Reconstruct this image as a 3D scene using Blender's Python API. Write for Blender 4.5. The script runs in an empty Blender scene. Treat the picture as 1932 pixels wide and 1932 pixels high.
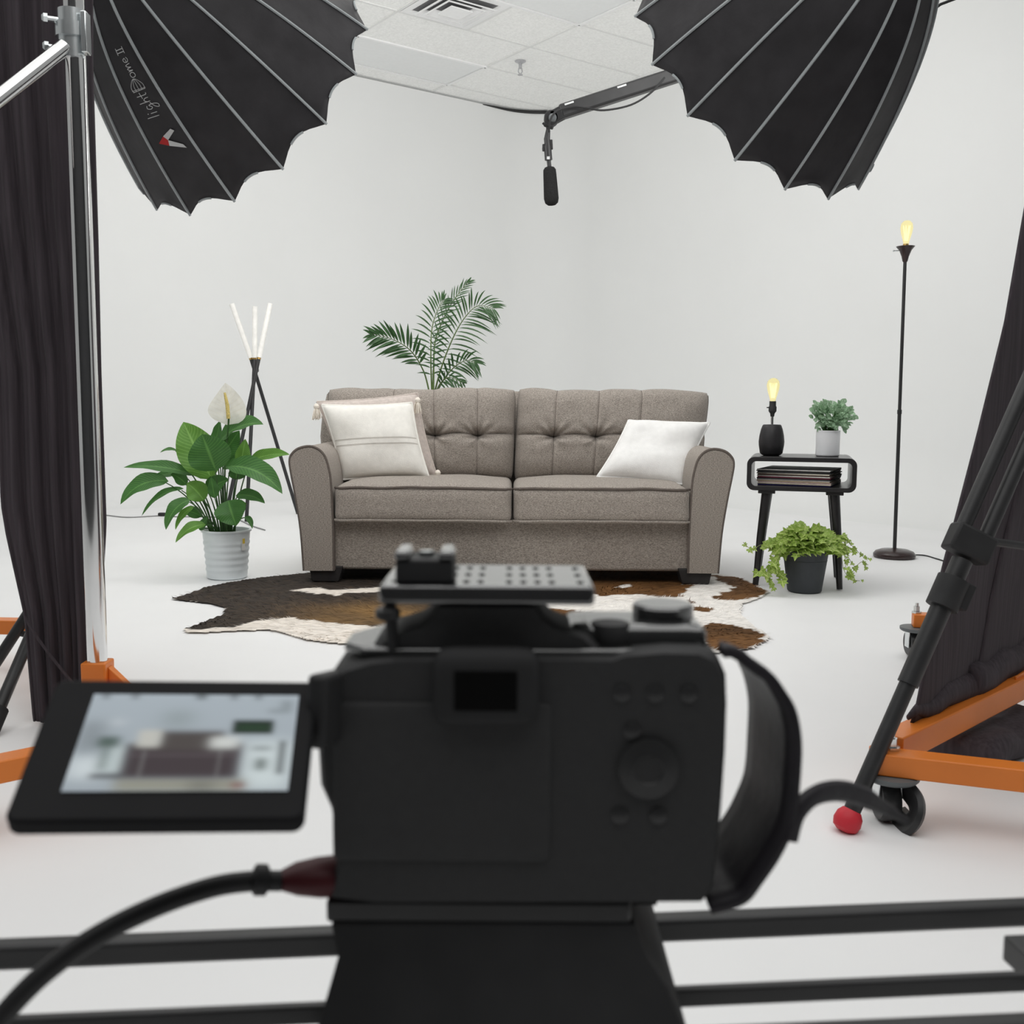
import bpy, bmesh, math, random
from mathutils import Vector, Matrix, noise
R = random.Random(7)
sc = bpy.context.scene
COL = sc.collection
pi, sin, cos = math.pi, math.sin, math.cos
# ------------------------------------------------------------------ camera model (metres, camera over the origin)
EYE, PITCH, ROLL = 0.776, 0.103, 0.0068
def ray(px, py):
    u, v = px-966, py-966
    u, v = u*cos(ROLL)+v*sin(ROLL), -u*sin(ROLL)+v*cos(ROLL)
    x, w = u/1932, -v/1932
    return Vector((x, cos(PITCH)+w*sin(PITCH), -sin(PITCH)+w*cos(PITCH)))
def at(px, py, Y):
    d = ray(px, py); return Vector((0, 0, EYE))+d*(Y/d.y)
def fl(px, py, z=0.0):
    d = ray(px, py); return Vector((0, 0, EYE))+d*((z-EYE)/d.z)
cd = bpy.data.cameras.new('camera'); cam = bpy.data.objects.new('camera', cd); COL.objects.link(cam)
cd.sensor_width = 36; cd.lens = 36; cd.clip_start = 0.02; cd.clip_end = 100
cam.matrix_world = Matrix.Translation((0, 0, EYE)) @ Matrix.Rotation(pi/2-PITCH, 4, 'X') @ Matrix.Rotation(ROLL, 4, 'Z')
cd.dof.use_dof = True; cd.dof.focus_distance = 4.6; cd.dof.aperture_fstop = 15.5
sc.camera = cam
# ------------------------------------------------------------------ materials
def mat(name, col, rough=0.6, spec=0.3, metal=0.0, var=0.08, scale=30.0, bump=0.0, bscale=200.0, sheen=0.0, stretch=None, trans=0.0, emit=None, estr=1.0, attr=None, coat=0.0):
    m = bpy.data.materials.new(name); m.use_nodes = True
    nt = m.node_tree; n = nt.nodes; l = nt.links
    b = n['Principled BSDF']; out = n['Material Output']
    b.inputs['Roughness'].default_value = rough; b.inputs['Metallic'].default_value = metal
    b.inputs['Specular IOR Level'].default_value = spec
    b.inputs['Coat Weight'].default_value = coat
    if sheen: b.inputs['Sheen Weight'].default_value = sheen
    tc = n.new('ShaderNodeTexCoord'); mp = n.new('ShaderNodeMapping'); l.new(tc.outputs['Object'], mp.inputs['Vector'])
    if stretch: mp.inputs['Scale'].default_value = stretch
    nz = n.new('ShaderNodeTexNoise'); nz.inputs['Scale'].default_value = scale; nz.inputs['Detail'].default_value = 5
    l.new(mp.outputs[0], nz.inputs['Vector'])
    mr = n.new('ShaderNodeMapRange'); mr.inputs['From Min'].default_value = .25; mr.inputs['From Max'].default_value = .75
    mr.inputs['To Min'].default_value = 1-var; mr.inputs['To Max'].default_value = 1+var
    l.new(nz.outputs['Fac'], mr.inputs['Value'])
    mx = n.new('ShaderNodeMix'); mx.data_type = 'RGBA'; mx.blend_type = 'MULTIPLY'; mx.inputs['Factor'].default_value = 1
    if attr:
        a = n.new('ShaderNodeAttribute'); a.attribute_name = attr; l.new(a.outputs['Color'], mx.inputs['A'])
    else:
        mx.inputs['A'].default_value = (*col, 1)
    l.new(mr.outputs[0], mx.inputs['B'])
    l.new(mx.outputs['Result'], b.inputs['Base Color'])
    m['mx'] = mx.name
    if bump:
        nb = n.new('ShaderNodeTexNoise'); nb.inputs['Scale'].default_value = bscale; nb.inputs['Detail'].default_value = 4
        l.new(mp.outputs[0], nb.inputs['Vector'])
        bp = n.new('ShaderNodeBump'); bp.inputs['Strength'].default_value = bump; bp.inputs['Distance'].default_value = .004
        l.new(nb.outputs['Fac'], bp.inputs['Height']); l.new(bp.outputs[0], b.inputs['Normal'])
    if emit:
        b.inputs['Emission Color'].default_value = (*emit, 1); b.inputs['Emission Strength'].default_value = estr
    if trans:
        tr = n.new('ShaderNodeBsdfTranslucent'); l.new(mx.outputs['Result'], tr.inputs['Color'])
        ms = n.new('ShaderNodeMixShader'); ms.inputs[0].default_value = trans
        l.new(b.outputs[0], ms.inputs[1]); l.new(tr.outputs[0], ms.inputs[2]); l.new(ms.outputs[0], out.inputs['Surface'])
    return m
def leaf_mat(name, dark, light, freq=9.0, trans=0.25):
    m = mat(name, dark, .45, .35, var=.12, scale=25, trans=trans)
    nt = m.node_tree; n = nt.nodes; l = nt.links
    uv = n.new('ShaderNodeUVMap'); sp = n.new('ShaderNodeSeparateXYZ'); l.new(uv.outputs[0], sp.inputs[0])
    ab = n.new('ShaderNodeMath'); ab.operation = 'ABSOLUTE'; l.new(sp.outputs['Y'], ab.inputs[0])
    k = n.new('ShaderNodeMath'); k.operation = 'MULTIPLY_ADD'; k.inputs[1].default_value = -.22; l.new(ab.outputs[0], k.inputs[0]); l.new(sp.outputs['X'], k.inputs[2])
    f = n.new('ShaderNodeMath'); f.operation = 'MULTIPLY'; f.inputs[1].default_value = freq*2*pi; l.new(k.outputs[0], f.inputs[0])
    s = n.new('ShaderNodeMath'); s.operation = 'SINE'; l.new(f.outputs[0], s.inputs[0])
    mr = n.new('ShaderNodeMapRange'); mr.inputs['From Min'].default_value = .55; mr.inputs['From Max'].default_value = 1; mr.inputs['To Max'].default_value = .55; l.new(s.outputs[0], mr.inputs['Value'])
    mid = n.new('ShaderNodeMapRange'); mid.inputs['From Min'].default_value = .1; mid.inputs['From Max'].default_value = .02; l.new(ab.outputs[0], mid.inputs['Value'])
    mm = n.new('ShaderNodeMath'); mm.operation = 'MAXIMUM'; l.new(mr.outputs[0], mm.inputs[0]); l.new(mid.outputs[0], mm.inputs[1])
    mx = n.new('ShaderNodeMix'); mx.data_type = 'RGBA'; mx.inputs['A'].default_value = (*dark, 1); mx.inputs['B'].default_value = (*light, 1)
    l.new(mm.outputs[0], mx.inputs['Factor']); l.new(mx.outputs['Result'], n[m['mx']].inputs['A'])
    return m
M = {}
M['white'] = mat('white_paint', (.82, .825, .82), .75, .2, var=.012, scale=1.3)
M['floor'] = mat('white_floor_paint', (.86, .86, .862), .55, .25, var=.02, scale=2.2)
M['tile'] = mat('ceiling_tile', (.93, .93, .915), .9, .1, var=.09, scale=60, bump=.25, bscale=90)
M['bar'] = mat('ceiling_grid', (.80, .80, .79), .6, .2, var=.03)
M['gap'] = mat('gap_shade_paint', (.05, .05, .05), .9, .05)
M['panel'] = mat('light_panel', (.84, .85, .85), .5, .3, var=.02)
M['vent'] = mat('vent_paint', (.9, .9, .9), .5, .3, var=.02)
M['sofa'] = mat('taupe_weave', (.325, .289, .256), .95, .08, var=.6, scale=300, bump=.4, bscale=600, sheen=.12, stretch=(.55, 1, 1.5))
M['piping'] = mat('taupe_piping', (.14, .118, .105), .9, .1, var=.15, scale=90)
M['foot'] = mat('espresso_wood', (.028, .026, .026), .5, .25, var=.2)
M['linen'] = mat('white_linen', (.84, .82, .77), .95, .1, var=.05, scale=40, bump=.25, bscale=300, sheen=.1)
M['cotton'] = mat('white_cotton', (.86, .855, .84), .95, .1, var=.04, scale=40, bump=.25, bscale=300)
M['blush'] = mat('blush_linen', (.60, .53, .49), .95, .1, var=.12, scale=70, bump=.3, bscale=400)
M['stripe'] = mat('grey_stripe', (.58, .55, .51), .95, .1)
M['tassel'] = mat('cream_yarn', (.80, .74, .66), .95, .05, var=.12, scale=120)
M['hide'] = mat('cowhide', (1, 1, 1), .8, .15, var=.22, scale=45, attr='Col', stretch=(.6, 1.6, 1))
M['black'] = mat('black_plastic', (.029, .029, .030), .55, .22, var=.15)
M['rubber'] = mat('black_rubber', (.034, .034, .035), .8, .12, var=.15)
M['blackmetal'] = mat('black_metal', (.030, .030, .031), .38, .35, var=.15)
M['plate'] = mat('anodised_plate', (.03, .03, .031), .12, 1.0, var=.1, coat=1.0)
M['hole'] = mat('plate_hole', (.006, .006, .006), .9, .05)
M['body'] = mat('camera_body', (.046, .046, .047), .65, .15, var=.06, scale=300, bump=.08, bscale=900)
M['bodytop'] = mat('camera_top', (.035, .036, .036), .16, 1.0, var=.1, coat=.7)
M['strap'] = mat('strap_leather', (.019, .017, .021), .5, .22, var=.2, bump=.1)
M['softblack'] = mat('softbox_fabric', (.037, .035, .038), .55, .25, var=.25, scale=14, bump=.35, bscale=22)
M['trim'] = mat('grey_piping', (.42, .45, .46), .6, .3, var=.08)
M['logo'] = mat('white_print', (.66, .67, .67), .7, .2)
M['red'] = mat('red_print', (.5, .03, .03), .6, .2)
M['diffuser'] = mat('diffuser_cloth', (.8, .8, .8), .9, .1, emit=(1, .99, .97), estr=4.0)
M['drape'] = mat('black_drape', (.060, .050, .057), .85, .12, var=.3, scale=16, sheen=.04, stretch=(7, 7, .25), bump=.2, bscale=25)
M['chrome'] = mat('chrome', (.78, .78, .78), .09, .5, metal=1, var=.02)
M['zinc'] = mat('zinc', (.74, .77, .78), .25, .5, metal=1, var=.05)
M['orange'] = mat('orange_enamel', (.72, .20, .028), .38, .4, var=.07, scale=9)
M['wheel'] = mat('black_wheel', (.024, .024, .025), .35, .4)
M['greyplastic'] = mat('grey_plastic', (.12, .13, .135), .45, .4)
M['redrubber'] = mat('red_rubber', (.55, .03, .045), .5, .3)
M['darkwood'] = mat('black_lacquer', (.022, .021, .022), .28, .4, var=.2)
M['ceramic'] = mat('black_ceramic', (.022, .021, .023), .45, .35, var=.2)
M['whitepot'] = mat('white_glaze', (.83, .84, .86), .3, .4, var=.02)
M['enamelpot'] = mat('pale_enamel', (.76, .81, .83), .35, .4, var=.02)
M['greypot'] = mat('charcoal_pot', (.045, .05, .056), .5, .3, var=.08)
M['soil'] = mat('soil', (.02, .015, .012), .95, .05, var=.5, scale=80)
M['lily'] = leaf_mat('lily_leaf', (.055, .165, .038), (.13, .31, .075), 16)
M['lilylight'] = leaf_mat('lily_leaf_pale', (.12, .28, .045), (.24, .46, .11), 16, .35)
M['lilystem'] = mat('lily_stem', (.05, .12, .035), .5, .3)
M['spathe'] = leaf_mat('spathe', (.93, .92, .86), (.88, .86, .77), 9, .35)
M['spadix'] = mat('spadix', (.62, .50, .18), .8, .15, var=.35, scale=160, bump=.6, bscale=160)
M['palm'] = leaf_mat('palm_leaf', (.035, .09, .03), (.08, .18, .055), 3)
M['palmstem'] = mat('palm_stem', (.10, .16, .045), .5, .3)
M['succulent'] = leaf_mat('silver_leaf', (.32, .50, .31), (.70, .82, .68), 2.5, .2)
M['ivy'] = leaf_mat('ivy_leaf', (.30, .44, .08), (.64, .72, .28), 3, .3)
M['ivystem'] = mat('ivy_stem', (.22, .24, .10), .6, .2)
M['sticker'] = mat('label_white', (.8, .8, .78), .5, .3)
M['yellow'] = mat('label_yellow', (.75, .55, .08), .5, .3)
M['brass'] = mat('brass', (.55, .36, .12), .3, .5, metal=1)
M['bronze'] = mat('dark_bronze', (.035, .02, .019), .25, .5, var=.15)
M['tube'] = mat('lit_tube', (.78, .77, .74), .4, .3, emit=(1, .97, .90), estr=.13)
M['filament'] = mat('filament', (.9, .6, .1), .5, .3, emit=(1, .96, .66), estr=1.1)
M['cable'] = mat('black_cable', (.024, .024, .025), .5, .25)
M['greycable'] = mat('grey_cable', (.30, .30, .30), .6, .2)
M['redcable'] = mat('dark_red_cable', (.06, .007, .010), .5, .3)
M['foam'] = mat('foam', (.026, .026, .026), .95, .03, var=.3, scale=300)
M['paper'] = mat('sleeve_paper', (.72, .70, .64), .7, .2, var=.2, scale=60, stretch=(1, 1, 8))
M['sprinkler'] = mat('sprinkler_metal', (.5, .5, .52), .35, .5, metal=.6)
def glass_mat():
    m = bpy.data.materials.new('amber_glass'); m.use_nodes = True; n = m.node_tree.nodes; l = m.node_tree.links
    b = n['Principled BSDF']; b.inputs['Base Color'].default_value = (1, .92, .55, 1); b.inputs['Roughness'].default_value = .02
    b.inputs['Transmission Weight'].default_value = 1; b.inputs['IOR'].default_value = 1.06
    b.inputs['Emission Color'].default_value = (1, .84, .25, 1); b.inputs['Emission Strength'].default_value = .11
    tc = n.new('ShaderNodeTexCoord'); nz = n.new('ShaderNodeTexNoise'); l.new(tc.outputs['Object'], nz.inputs['Vector'])
    mr = n.new('ShaderNodeMapRange'); mr.inputs['To Min'].default_value = .01; mr.inputs['To Max'].default_value = .05; l.new(nz.outputs['Fac'], mr.inputs['Value']); l.new(mr.outputs[0], b.inputs['Roughness'])
    return m
M['bulb'] = glass_mat()
def screen_mat():
    m = bpy.data.materials.new('lcd_picture'); m.use_nodes = True; n = m.node_tree.nodes; l = m.node_tree.links
    b = n['Principled BSDF']; b.inputs['Base Color'].default_value = (.01, .01, .01, 1); b.inputs['Roughness'].default_value = .5; b.inputs['Specular IOR Level'].default_value = .1
    a = n.new('ShaderNodeAttribute'); a.attribute_name = 'Col'; l.new(a.outputs['Color'], b.inputs['Emission Color']); b.inputs['Emission Strength'].default_value = .95
    return m
M['screen'] = screen_mat()
# ------------------------------------------------------------------ object helpers
ROOT = {}
def tag(o, label=None, cat=None, group=None, kind=None):
    if label: o['label'] = label
    if cat: o['category'] = cat
    if group: o['group'] = group
    if kind: o['kind'] = kind
    return o
def thing(name, label, cat, loc=(0, 0, 0), group=None):
    o = bpy.data.objects.new(name, None); COL.objects.link(o); o.location = loc; o.empty_display_size = .1
    ROOT[o.name] = Vector(loc); tag(o, label, cat, group); return o
def basis(d, up=None):
    d = Vector(d).normalized(); up = Vector(up) if up else Vector((0, 0, 1))
    if abs(d.dot(up.normalized())) > .98: up = Vector((0, 1, 0))
    a = d.cross(up).normalized(); return a, a.cross(d).normalized()
class MB:
    def __init__(s): s.v = []; s.f = []; s.mi = []; s.uv = {}; s.col = {}; s.m = 0
    def add(s, vs, fs):
        o = len(s.v); s.v += [Vector(p) for p in vs]; s.f += [tuple(i+o for i in f) for f in fs]; s.mi += [s.m]*len(fs); return o
    def obox(s, c, ax, h):
        c = Vector(c); ax = [Vector(a) for a in ax]
        vs = [c+ax[0]*(h[0]*i)+ax[1]*(h[1]*j)+ax[2]*(h[2]*k) for i in (-1, 1) for j in (-1, 1) for k in (-1, 1)]
        s.add(vs, [(0, 1, 3, 2), (4, 6, 7, 5), (0, 4, 5, 1), (2, 3, 7, 6), (0, 2, 6, 4), (1, 5, 7, 3)]); return s
    def box(s, a, b):
        a, b = Vector(a), Vector(b); return s.obox((a+b)/2, ((1, 0, 0), (0, 1, 0), (0, 0, 1)), [abs(q)/2 for q in (b-a)])
    def bar(s, p, q, w, h, up=(0, 0, 1)):
        p, q = Vector(p), Vector(q); d = (q-p); a, b = basis(d, up)
        return s.obox((p+q)/2, (d.normalized(), a, b), (d.length/2, w/2, h/2))
    def tube(s, path, r, seg=12, cap=True, flat=1.0, up=None):
        P = [Vector(p) for p in path]; n = len(P); rr = r if isinstance(r, (list, tuple)) else [r]*n
        vs = []; prev = None
        for i in range(n):
            d = P[min(i+1, n-1)]-P[max(i-1, 0)]
            if prev is None: a, b = basis(d, up)
            else:
                dn = d.normalized(); a = (prev-dn*prev.dot(dn)).normalized(); b = a.cross(dn).normalized()
            prev = a
            for k in range(seg):
                t = 2*pi*k/seg; vs.append(P[i]+a*(rr[i]*cos(t))+b*(rr[i]*flat*sin(t)))
        fs = [(i*seg+k, i*seg+(k+1) % seg, (i+1)*seg+(k+1) % seg, (i+1)*seg+k) for i in range(n-1) for k in range(seg)]
        if cap: fs += [tuple(range(seg-1, -1, -1)), tuple((n-1)*seg+k for k in range(seg))]
        s.add(vs, fs); return s
    def lathe(s, prof, c, axis=(0, 0, 1), seg=32, sx=1.0):
        ax = Vector(axis).normalized(); a, b = basis(ax); c = Vector(c); n = len(prof)
        vs = [c+ax*z+a*(r*cos(2*pi*k/seg)*sx)+b*(r*sin(2*pi*k/seg)) for r, z in prof for k in range(seg)]
        fs = [(i*seg+k, i*seg+(k+1) % seg, (i+1)*seg+(k+1) % seg, (i+1)*seg+k) for i in range(n-1) for k in range(seg)]
        fs += [tuple(range(seg-1, -1, -1)), tuple((n-1)*seg+k for k in range(seg))]
        s.add(vs, fs); return s
    def grid(s, fn, nu, nv, uv=False, wrap=False):
        us = nu if wrap else nu+1
        o = s.add([fn(i/nu, j/nv) for i in range(us) for j in range(nv+1)], [])
        if uv:
            for i in range(us):
                for j in range(nv+1): s.uv[o+i*(nv+1)+j] = (i/nu, 2*j/nv-1)
        g = lambda i, j: o+(i % us)*(nv+1)+j
        fs = [(g(i, j), g(i+1, j), g(i+1, j+1), g(i, j+1)) for i in range(nu) for j in range(nv)]
        s.f += fs; s.mi += [s.m]*len(fs); return s
    def prism(s, pts, off):
        n = len(pts); off = Vector(off); P = [Vector(p) for p in pts]
        s.add(P+[p+off for p in P], [tuple(range(n)), tuple(range(2*n-1, n-1, -1))]+[(i, n+i, n+(i+1) % n, (i+1) % n) for i in range(n)]); return s
    def loft(s, rings):
        n = len(rings[0]); vs = [p for r in rings for p in r]
        fs = [(i*n+k, i*n+(k+1) % n, (i+1)*n+(k+1) % n, (i+1)*n+k) for i in range(len(rings)-1) for k in range(n)]
        fs += [tuple(range(n-1, -1, -1)), tuple((len(rings)-1)*n+k for k in range(n))]
        s.add(vs, fs); return s
    def rbox(s, c, h, r, n=10, ax=None, deform=None):
        """rounded box with a dense skin, deform(p_unit, p) bends it"""
        c = Vector(c); ax = [Vector(a) for a in (ax or ((1, 0, 0), (0, 1, 0), (0, 0, 1)))]
        for axis in range(3):
            for sg in (-1, 1):
                o = len(s.v); i1, i2 = (axis+1) % 3, (axis+2) % 3
                for i in range(n+1):
                    for j in range(n+1):
                        q = [0, 0, 0]; q[axis] = sg
                        q[i1] = sin((2*i/n-1)*pi/2) if n > 4 else 2*i/n-1
                        q[i2] = sin((2*j/n-1)*pi/2) if n > 4 else 2*j/n-1
                        p = Vector([q[k]*h[k] for k in range(3)])
                        inn = Vector([max(-(h[k]-r), min(h[k]-r, p[k])) for k in range(3)])
                        d = p-inn
                        if d.length > 1e-9: p = inn+d.normalized()*r
                        if deform: p = deform(Vector([p[k]/h[k] for k in range(3)]), p)
                        s.v.append(c+ax[0]*p[0]+ax[1]*p[1]+ax[2]*p[2])
                for i in range(n):
                    for j in range(n):
                        a = o+i*(n+1)+j; f = (a, a+n+1, a+n+2, a+1)
                        s.f.append(f if sg > 0 else f[::-1]); s.mi.append(s.m)
        return s
    def build(s, name, mats, parent=None, smooth=35, bevel=0, weld=False, solid=0, subsurf=0, bseg=2, fixn=True):
        base = Vector((0, 0, 0)); p = parent
        while p is not None:
            if p.name in ROOT: base = ROOT[p.name]
            p = p.parent
        me = bpy.data.meshes.new(name); me.from_pydata([v-base for v in s.v], [], s.f); 
        mats = mats if isinstance(mats, (list, tuple)) else [mats]
        for m in mats: me.materials.append(m)
        for i, p_ in enumerate(me.polygons): p_.material_index = s.mi[i]
        if s.uv:
            ul = me.uv_layers.new(name='UVMap')
            for lp in me.loops: ul.data[lp.index].uv = s.uv.get(lp.vertex_index, (0.5, .5))
        if s.col:
            ca = me.color_attributes.new('Col', 'FLOAT_COLOR', 'POINT')
            for i in range(len(me.vertices)): ca.data[i].color = (*s.col.get(i, (1, 1, 1)), 1)
        if weld or fixn:
            bm = bmesh.new(); bm.from_mesh(me)
            if weld: bmesh.ops.remove_doubles(bm, verts=bm.verts, dist=1e-5)
            if fixn: bmesh.ops.recalc_face_normals(bm, faces=bm.faces)
            bm.to_mesh(me); bm.free()
        if smooth:
            me.shade_smooth()
            if smooth < 180: me.set_sharp_from_angle(angle=math.radians(smooth))
        o = bpy.data.objects.new(name, me); COL.objects.link(o)
        if parent: o.parent = parent
        if solid:
            q = o.modifiers.new('thickness', 'SOLIDIFY'); q.thickness = solid; q.offset = 0
        if bevel:
            q = o.modifiers.new('edge', 'BEVEL'); q.width = bevel; q.segments = bseg; q.limit_method = 'ANGLE'; q.angle_limit = math.radians(40)
        if subsurf:
            q = o.modifiers.new('smooth', 'SUBSURF'); q.levels = subsurf; q.render_levels = subsurf
        return o
def bez(a, b, c, n):
    a, b, c = Vector(a), Vector(b), Vector(c)
    return [a*(1-t)**2+b*(2*t*(1-t))+c*t*t for t in [i/n for i in range(n+1)]]
def spline(P, n=8):
    P = [Vector(p) for p in P]; out = []
    for i in range(len(P)-1):
        p0, p1, p2, p3 = P[max(i-1, 0)], P[i], P[i+1], P[min(i+2, len(P)-1)]
        for k in range(n):
            t = k/n; out.append(.5*((2*p1)+(p2-p0)*t+(2*p0-5*p1+4*p2-p3)*t*t+(3*p1-p0-3*p2+p3)*t**3))
    out.append(P[-1]); return out
# ------------------------------------------------------------------ the room
TH = .6375; CEIL = EYE+2.8642; FT = .3048
U = Vector((cos(TH), sin(TH), 0)); V = Vector((-sin(TH), cos(TH), 0)); O2 = Vector((.4812, 8.0409, 0))
def cg(u, v, z=0): return O2+U*(u*FT)+V*(v*FT)+Vector((0, 0, z))
mb = MB(); mb.add([(-12, -1.5, 0), (12, -1.5, 0), (12, 14, 0), (-12, 14, 0)], [(0, 1, 2, 3)])
tag(mb.build('floor', M['floor']), kind='structure')
mb = MB().box((-7, -1.5, 0), (7, -1.45, 3.3)); tag(mb.build('light_block_wall', mat('light_block_dark', (.05, .05, .052), .9, .1), smooth=0), kind='structure')  # unseen dark wall added behind the camera to block light and darken reflections
UW, VW, RC, CV = 4.6, 6.82, 2.0, .5
path = [((-24, VW), (0, -1))]+[((-24+i*2.66, VW), (0, -1)) for i in range(1, 10)]
for k in range(17):
    a = pi/2*(1-k/16); path.append(((UW-RC+RC*cos(a), VW-RC+RC*sin(a)), (-cos(a), -sin(a))))
path += [((UW, VW-RC-i*2.5), (-1, 0)) for i in range(1, 11)]
prof = [(CV*(1-sin(t*pi/16)), CV*(1-cos(t*pi/16))) for t in range(9)]+[(0, z) for z in (1, 2, 3, CEIL-.02)]
mb = MB(); vs = []
for (u, v), (nu, nv) in path:
    for d, z in prof: vs.append(cg(u+nu*d/FT, v+nv*d/FT, z))
n = len(prof); mb.add(vs, [(i*n+j, i*n+j+1, (i+1)*n+j+1, (i+1)*n+j) for i in range(len(path)-1) for j in range(n-1)])
tag(mb.build('wall_back', M['white'], smooth=180, solid=.0), kind='structure')
mb = MB(); mb.prism([cg(-16, -9, CEIL), cg(12, -9, CEIL), cg(12, VW+3, CEIL), cg(-16, VW+3, CEIL)], (0, 0, .02))
tag(mb.build('ceiling', M['tile'], smooth=0), kind='structure')
mb = MB()
for v in range(-8, 8, 2): mb.bar(cg(-16, v, CEIL-.003), cg(UW, v, CEIL-.003), .024, .006)
for u in (-16, -12, -8, -4, 0, 4): mb.bar(cg(u, -9, CEIL-.0035), cg(u, VW, CEIL-.0035), .024, .006)
mb.bar(cg(-2, 0, CEIL-.0035), cg(-2, 2, CEIL-.0035), .024, .006)
tag(mb.build('trim_1', M['bar'], smooth=0), kind='structure')
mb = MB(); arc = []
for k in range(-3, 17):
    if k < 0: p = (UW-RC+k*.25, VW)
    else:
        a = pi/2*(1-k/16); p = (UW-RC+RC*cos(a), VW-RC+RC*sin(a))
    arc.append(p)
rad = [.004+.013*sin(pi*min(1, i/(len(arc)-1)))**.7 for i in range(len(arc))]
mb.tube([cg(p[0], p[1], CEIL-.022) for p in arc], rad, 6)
tag(mb.build('gap_shadow_strip', M['gap']), kind='structure')  # dark tapering strip painted in as the shadow of the wall-to-ceiling gap
# ceiling fittings
def light_panel(u0, v0, label):
    t = thing('ceiling_light', label, 'ceiling light', cg(u0+2, v0+1, CEIL), 'flat panels in the tiled ceiling')
    m1 = MB()
    for a, b in (((u0, v0), (u0+4, v0)), ((u0, v0+2), (u0+4, v0+2)), ((u0, v0), (u0, v0+2)), ((u0+4, v0), (u0+4, v0+2))):
        m1.bar(cg(*a, CEIL-.009), cg(*b, CEIL-.009), .028, .012)
    m1.build('frame', M['vent'], t, smooth=0)
    MB().prism([cg(u0+.08, v0+.08, CEIL-.01), cg(u0+3.92, v0+.08, CEIL-.01), cg(u0+3.92, v0+1.92, CEIL-.01), cg(u0+.08, v0+1.92, CEIL-.01)], (0, 0, .006)).build('diffuser', M['panel'], t, smooth=0)
light_panel(-4, 4, 'flat grey unlit light panel in the ceiling beside the left softbox')
light_panel(-4, -2, 'flat grey unlit light panel at the top edge of the picture beyond the air vent')
t = thing('air_vent', 'square white ceiling air vent with nested square louvres', 'vent', cg(-3, 1, CEIL))
def sqring(m, h0, z0, h1, z1):
    q = [[cg(-3+sx*h, 1+sy*h, CEIL-z) for sx, sy in ((-1, -1), (1, -1), (1, 1), (-1, 1))] for h, z in ((h0, z0), (h1, z1))]
    m.add(q[0]+q[1], [(k, (k+1) % 4, 4+(k+1) % 4, 4+k) for k in range(4)])
m1 = MB(); sqring(m1, .95, .008, .78, .008); sqring(m1, .78, .008, .76, .001); m1.build('frame', M['vent'], t, smooth=0, solid=.002)
for a, b in ((.72, .5), (.54, .34)):
    m1 = MB(); sqring(m1, a, .035, b, .005); sqring(m1, a, .035, a-.05, .037); m1.build('louvre', M['vent'], t, smooth=0, solid=.002)
MB().prism([cg(-3+sx*.3, 1+sy*.3, CEIL-.04) for sx, sy in ((-1, -1), (1, -1), (1, 1), (-1, 1))], (0, 0, .008)).build('centre_plate', M['vent'], t, smooth=0)
MB().prism([cg(-3+sx*.74, 1+sy*.74, CEIL-.0015) for sx, sy in ((-1, -1), (1, -1), (1, 1), (-1, 1))], (0, 0, .001)).build('duct', mat('duct_grey', (.22, .22, .225), .8, .1), t, smooth=0)
c = cg(.49, 3.07, CEIL)
t = thing('sprinkler_head', 'small metal sprinkler head hanging from the ceiling tile', 'sprinkler', c)
MB().lathe([(.046, 0), (.046, -.005), (.034, -.013), (.02, -.02), (.018, -.022)], c).build('escutcheon', M['sprinkler'], t)
MB().tube([c+Vector((0, 0, -.02)), c+Vector((0, 0, -.06))], .014).tube([c+Vector((-.012, 0, -.06)), c+Vector((-.017, 0, -.085)), c+Vector((0, 0, -.11))], .005, 6).tube([c+Vector((.012, 0, -.06)), c+Vector((.017, 0, -.085)), c+Vector((0, 0, -.11))], .005, 6).build('nozzle', M['sprinkler'], t)
MB().lathe([(.004, -.108), (.022, -.11), (.022, -.114), (.004, -.116)], c).build('deflector', M['sprinkler'], t)
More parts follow.
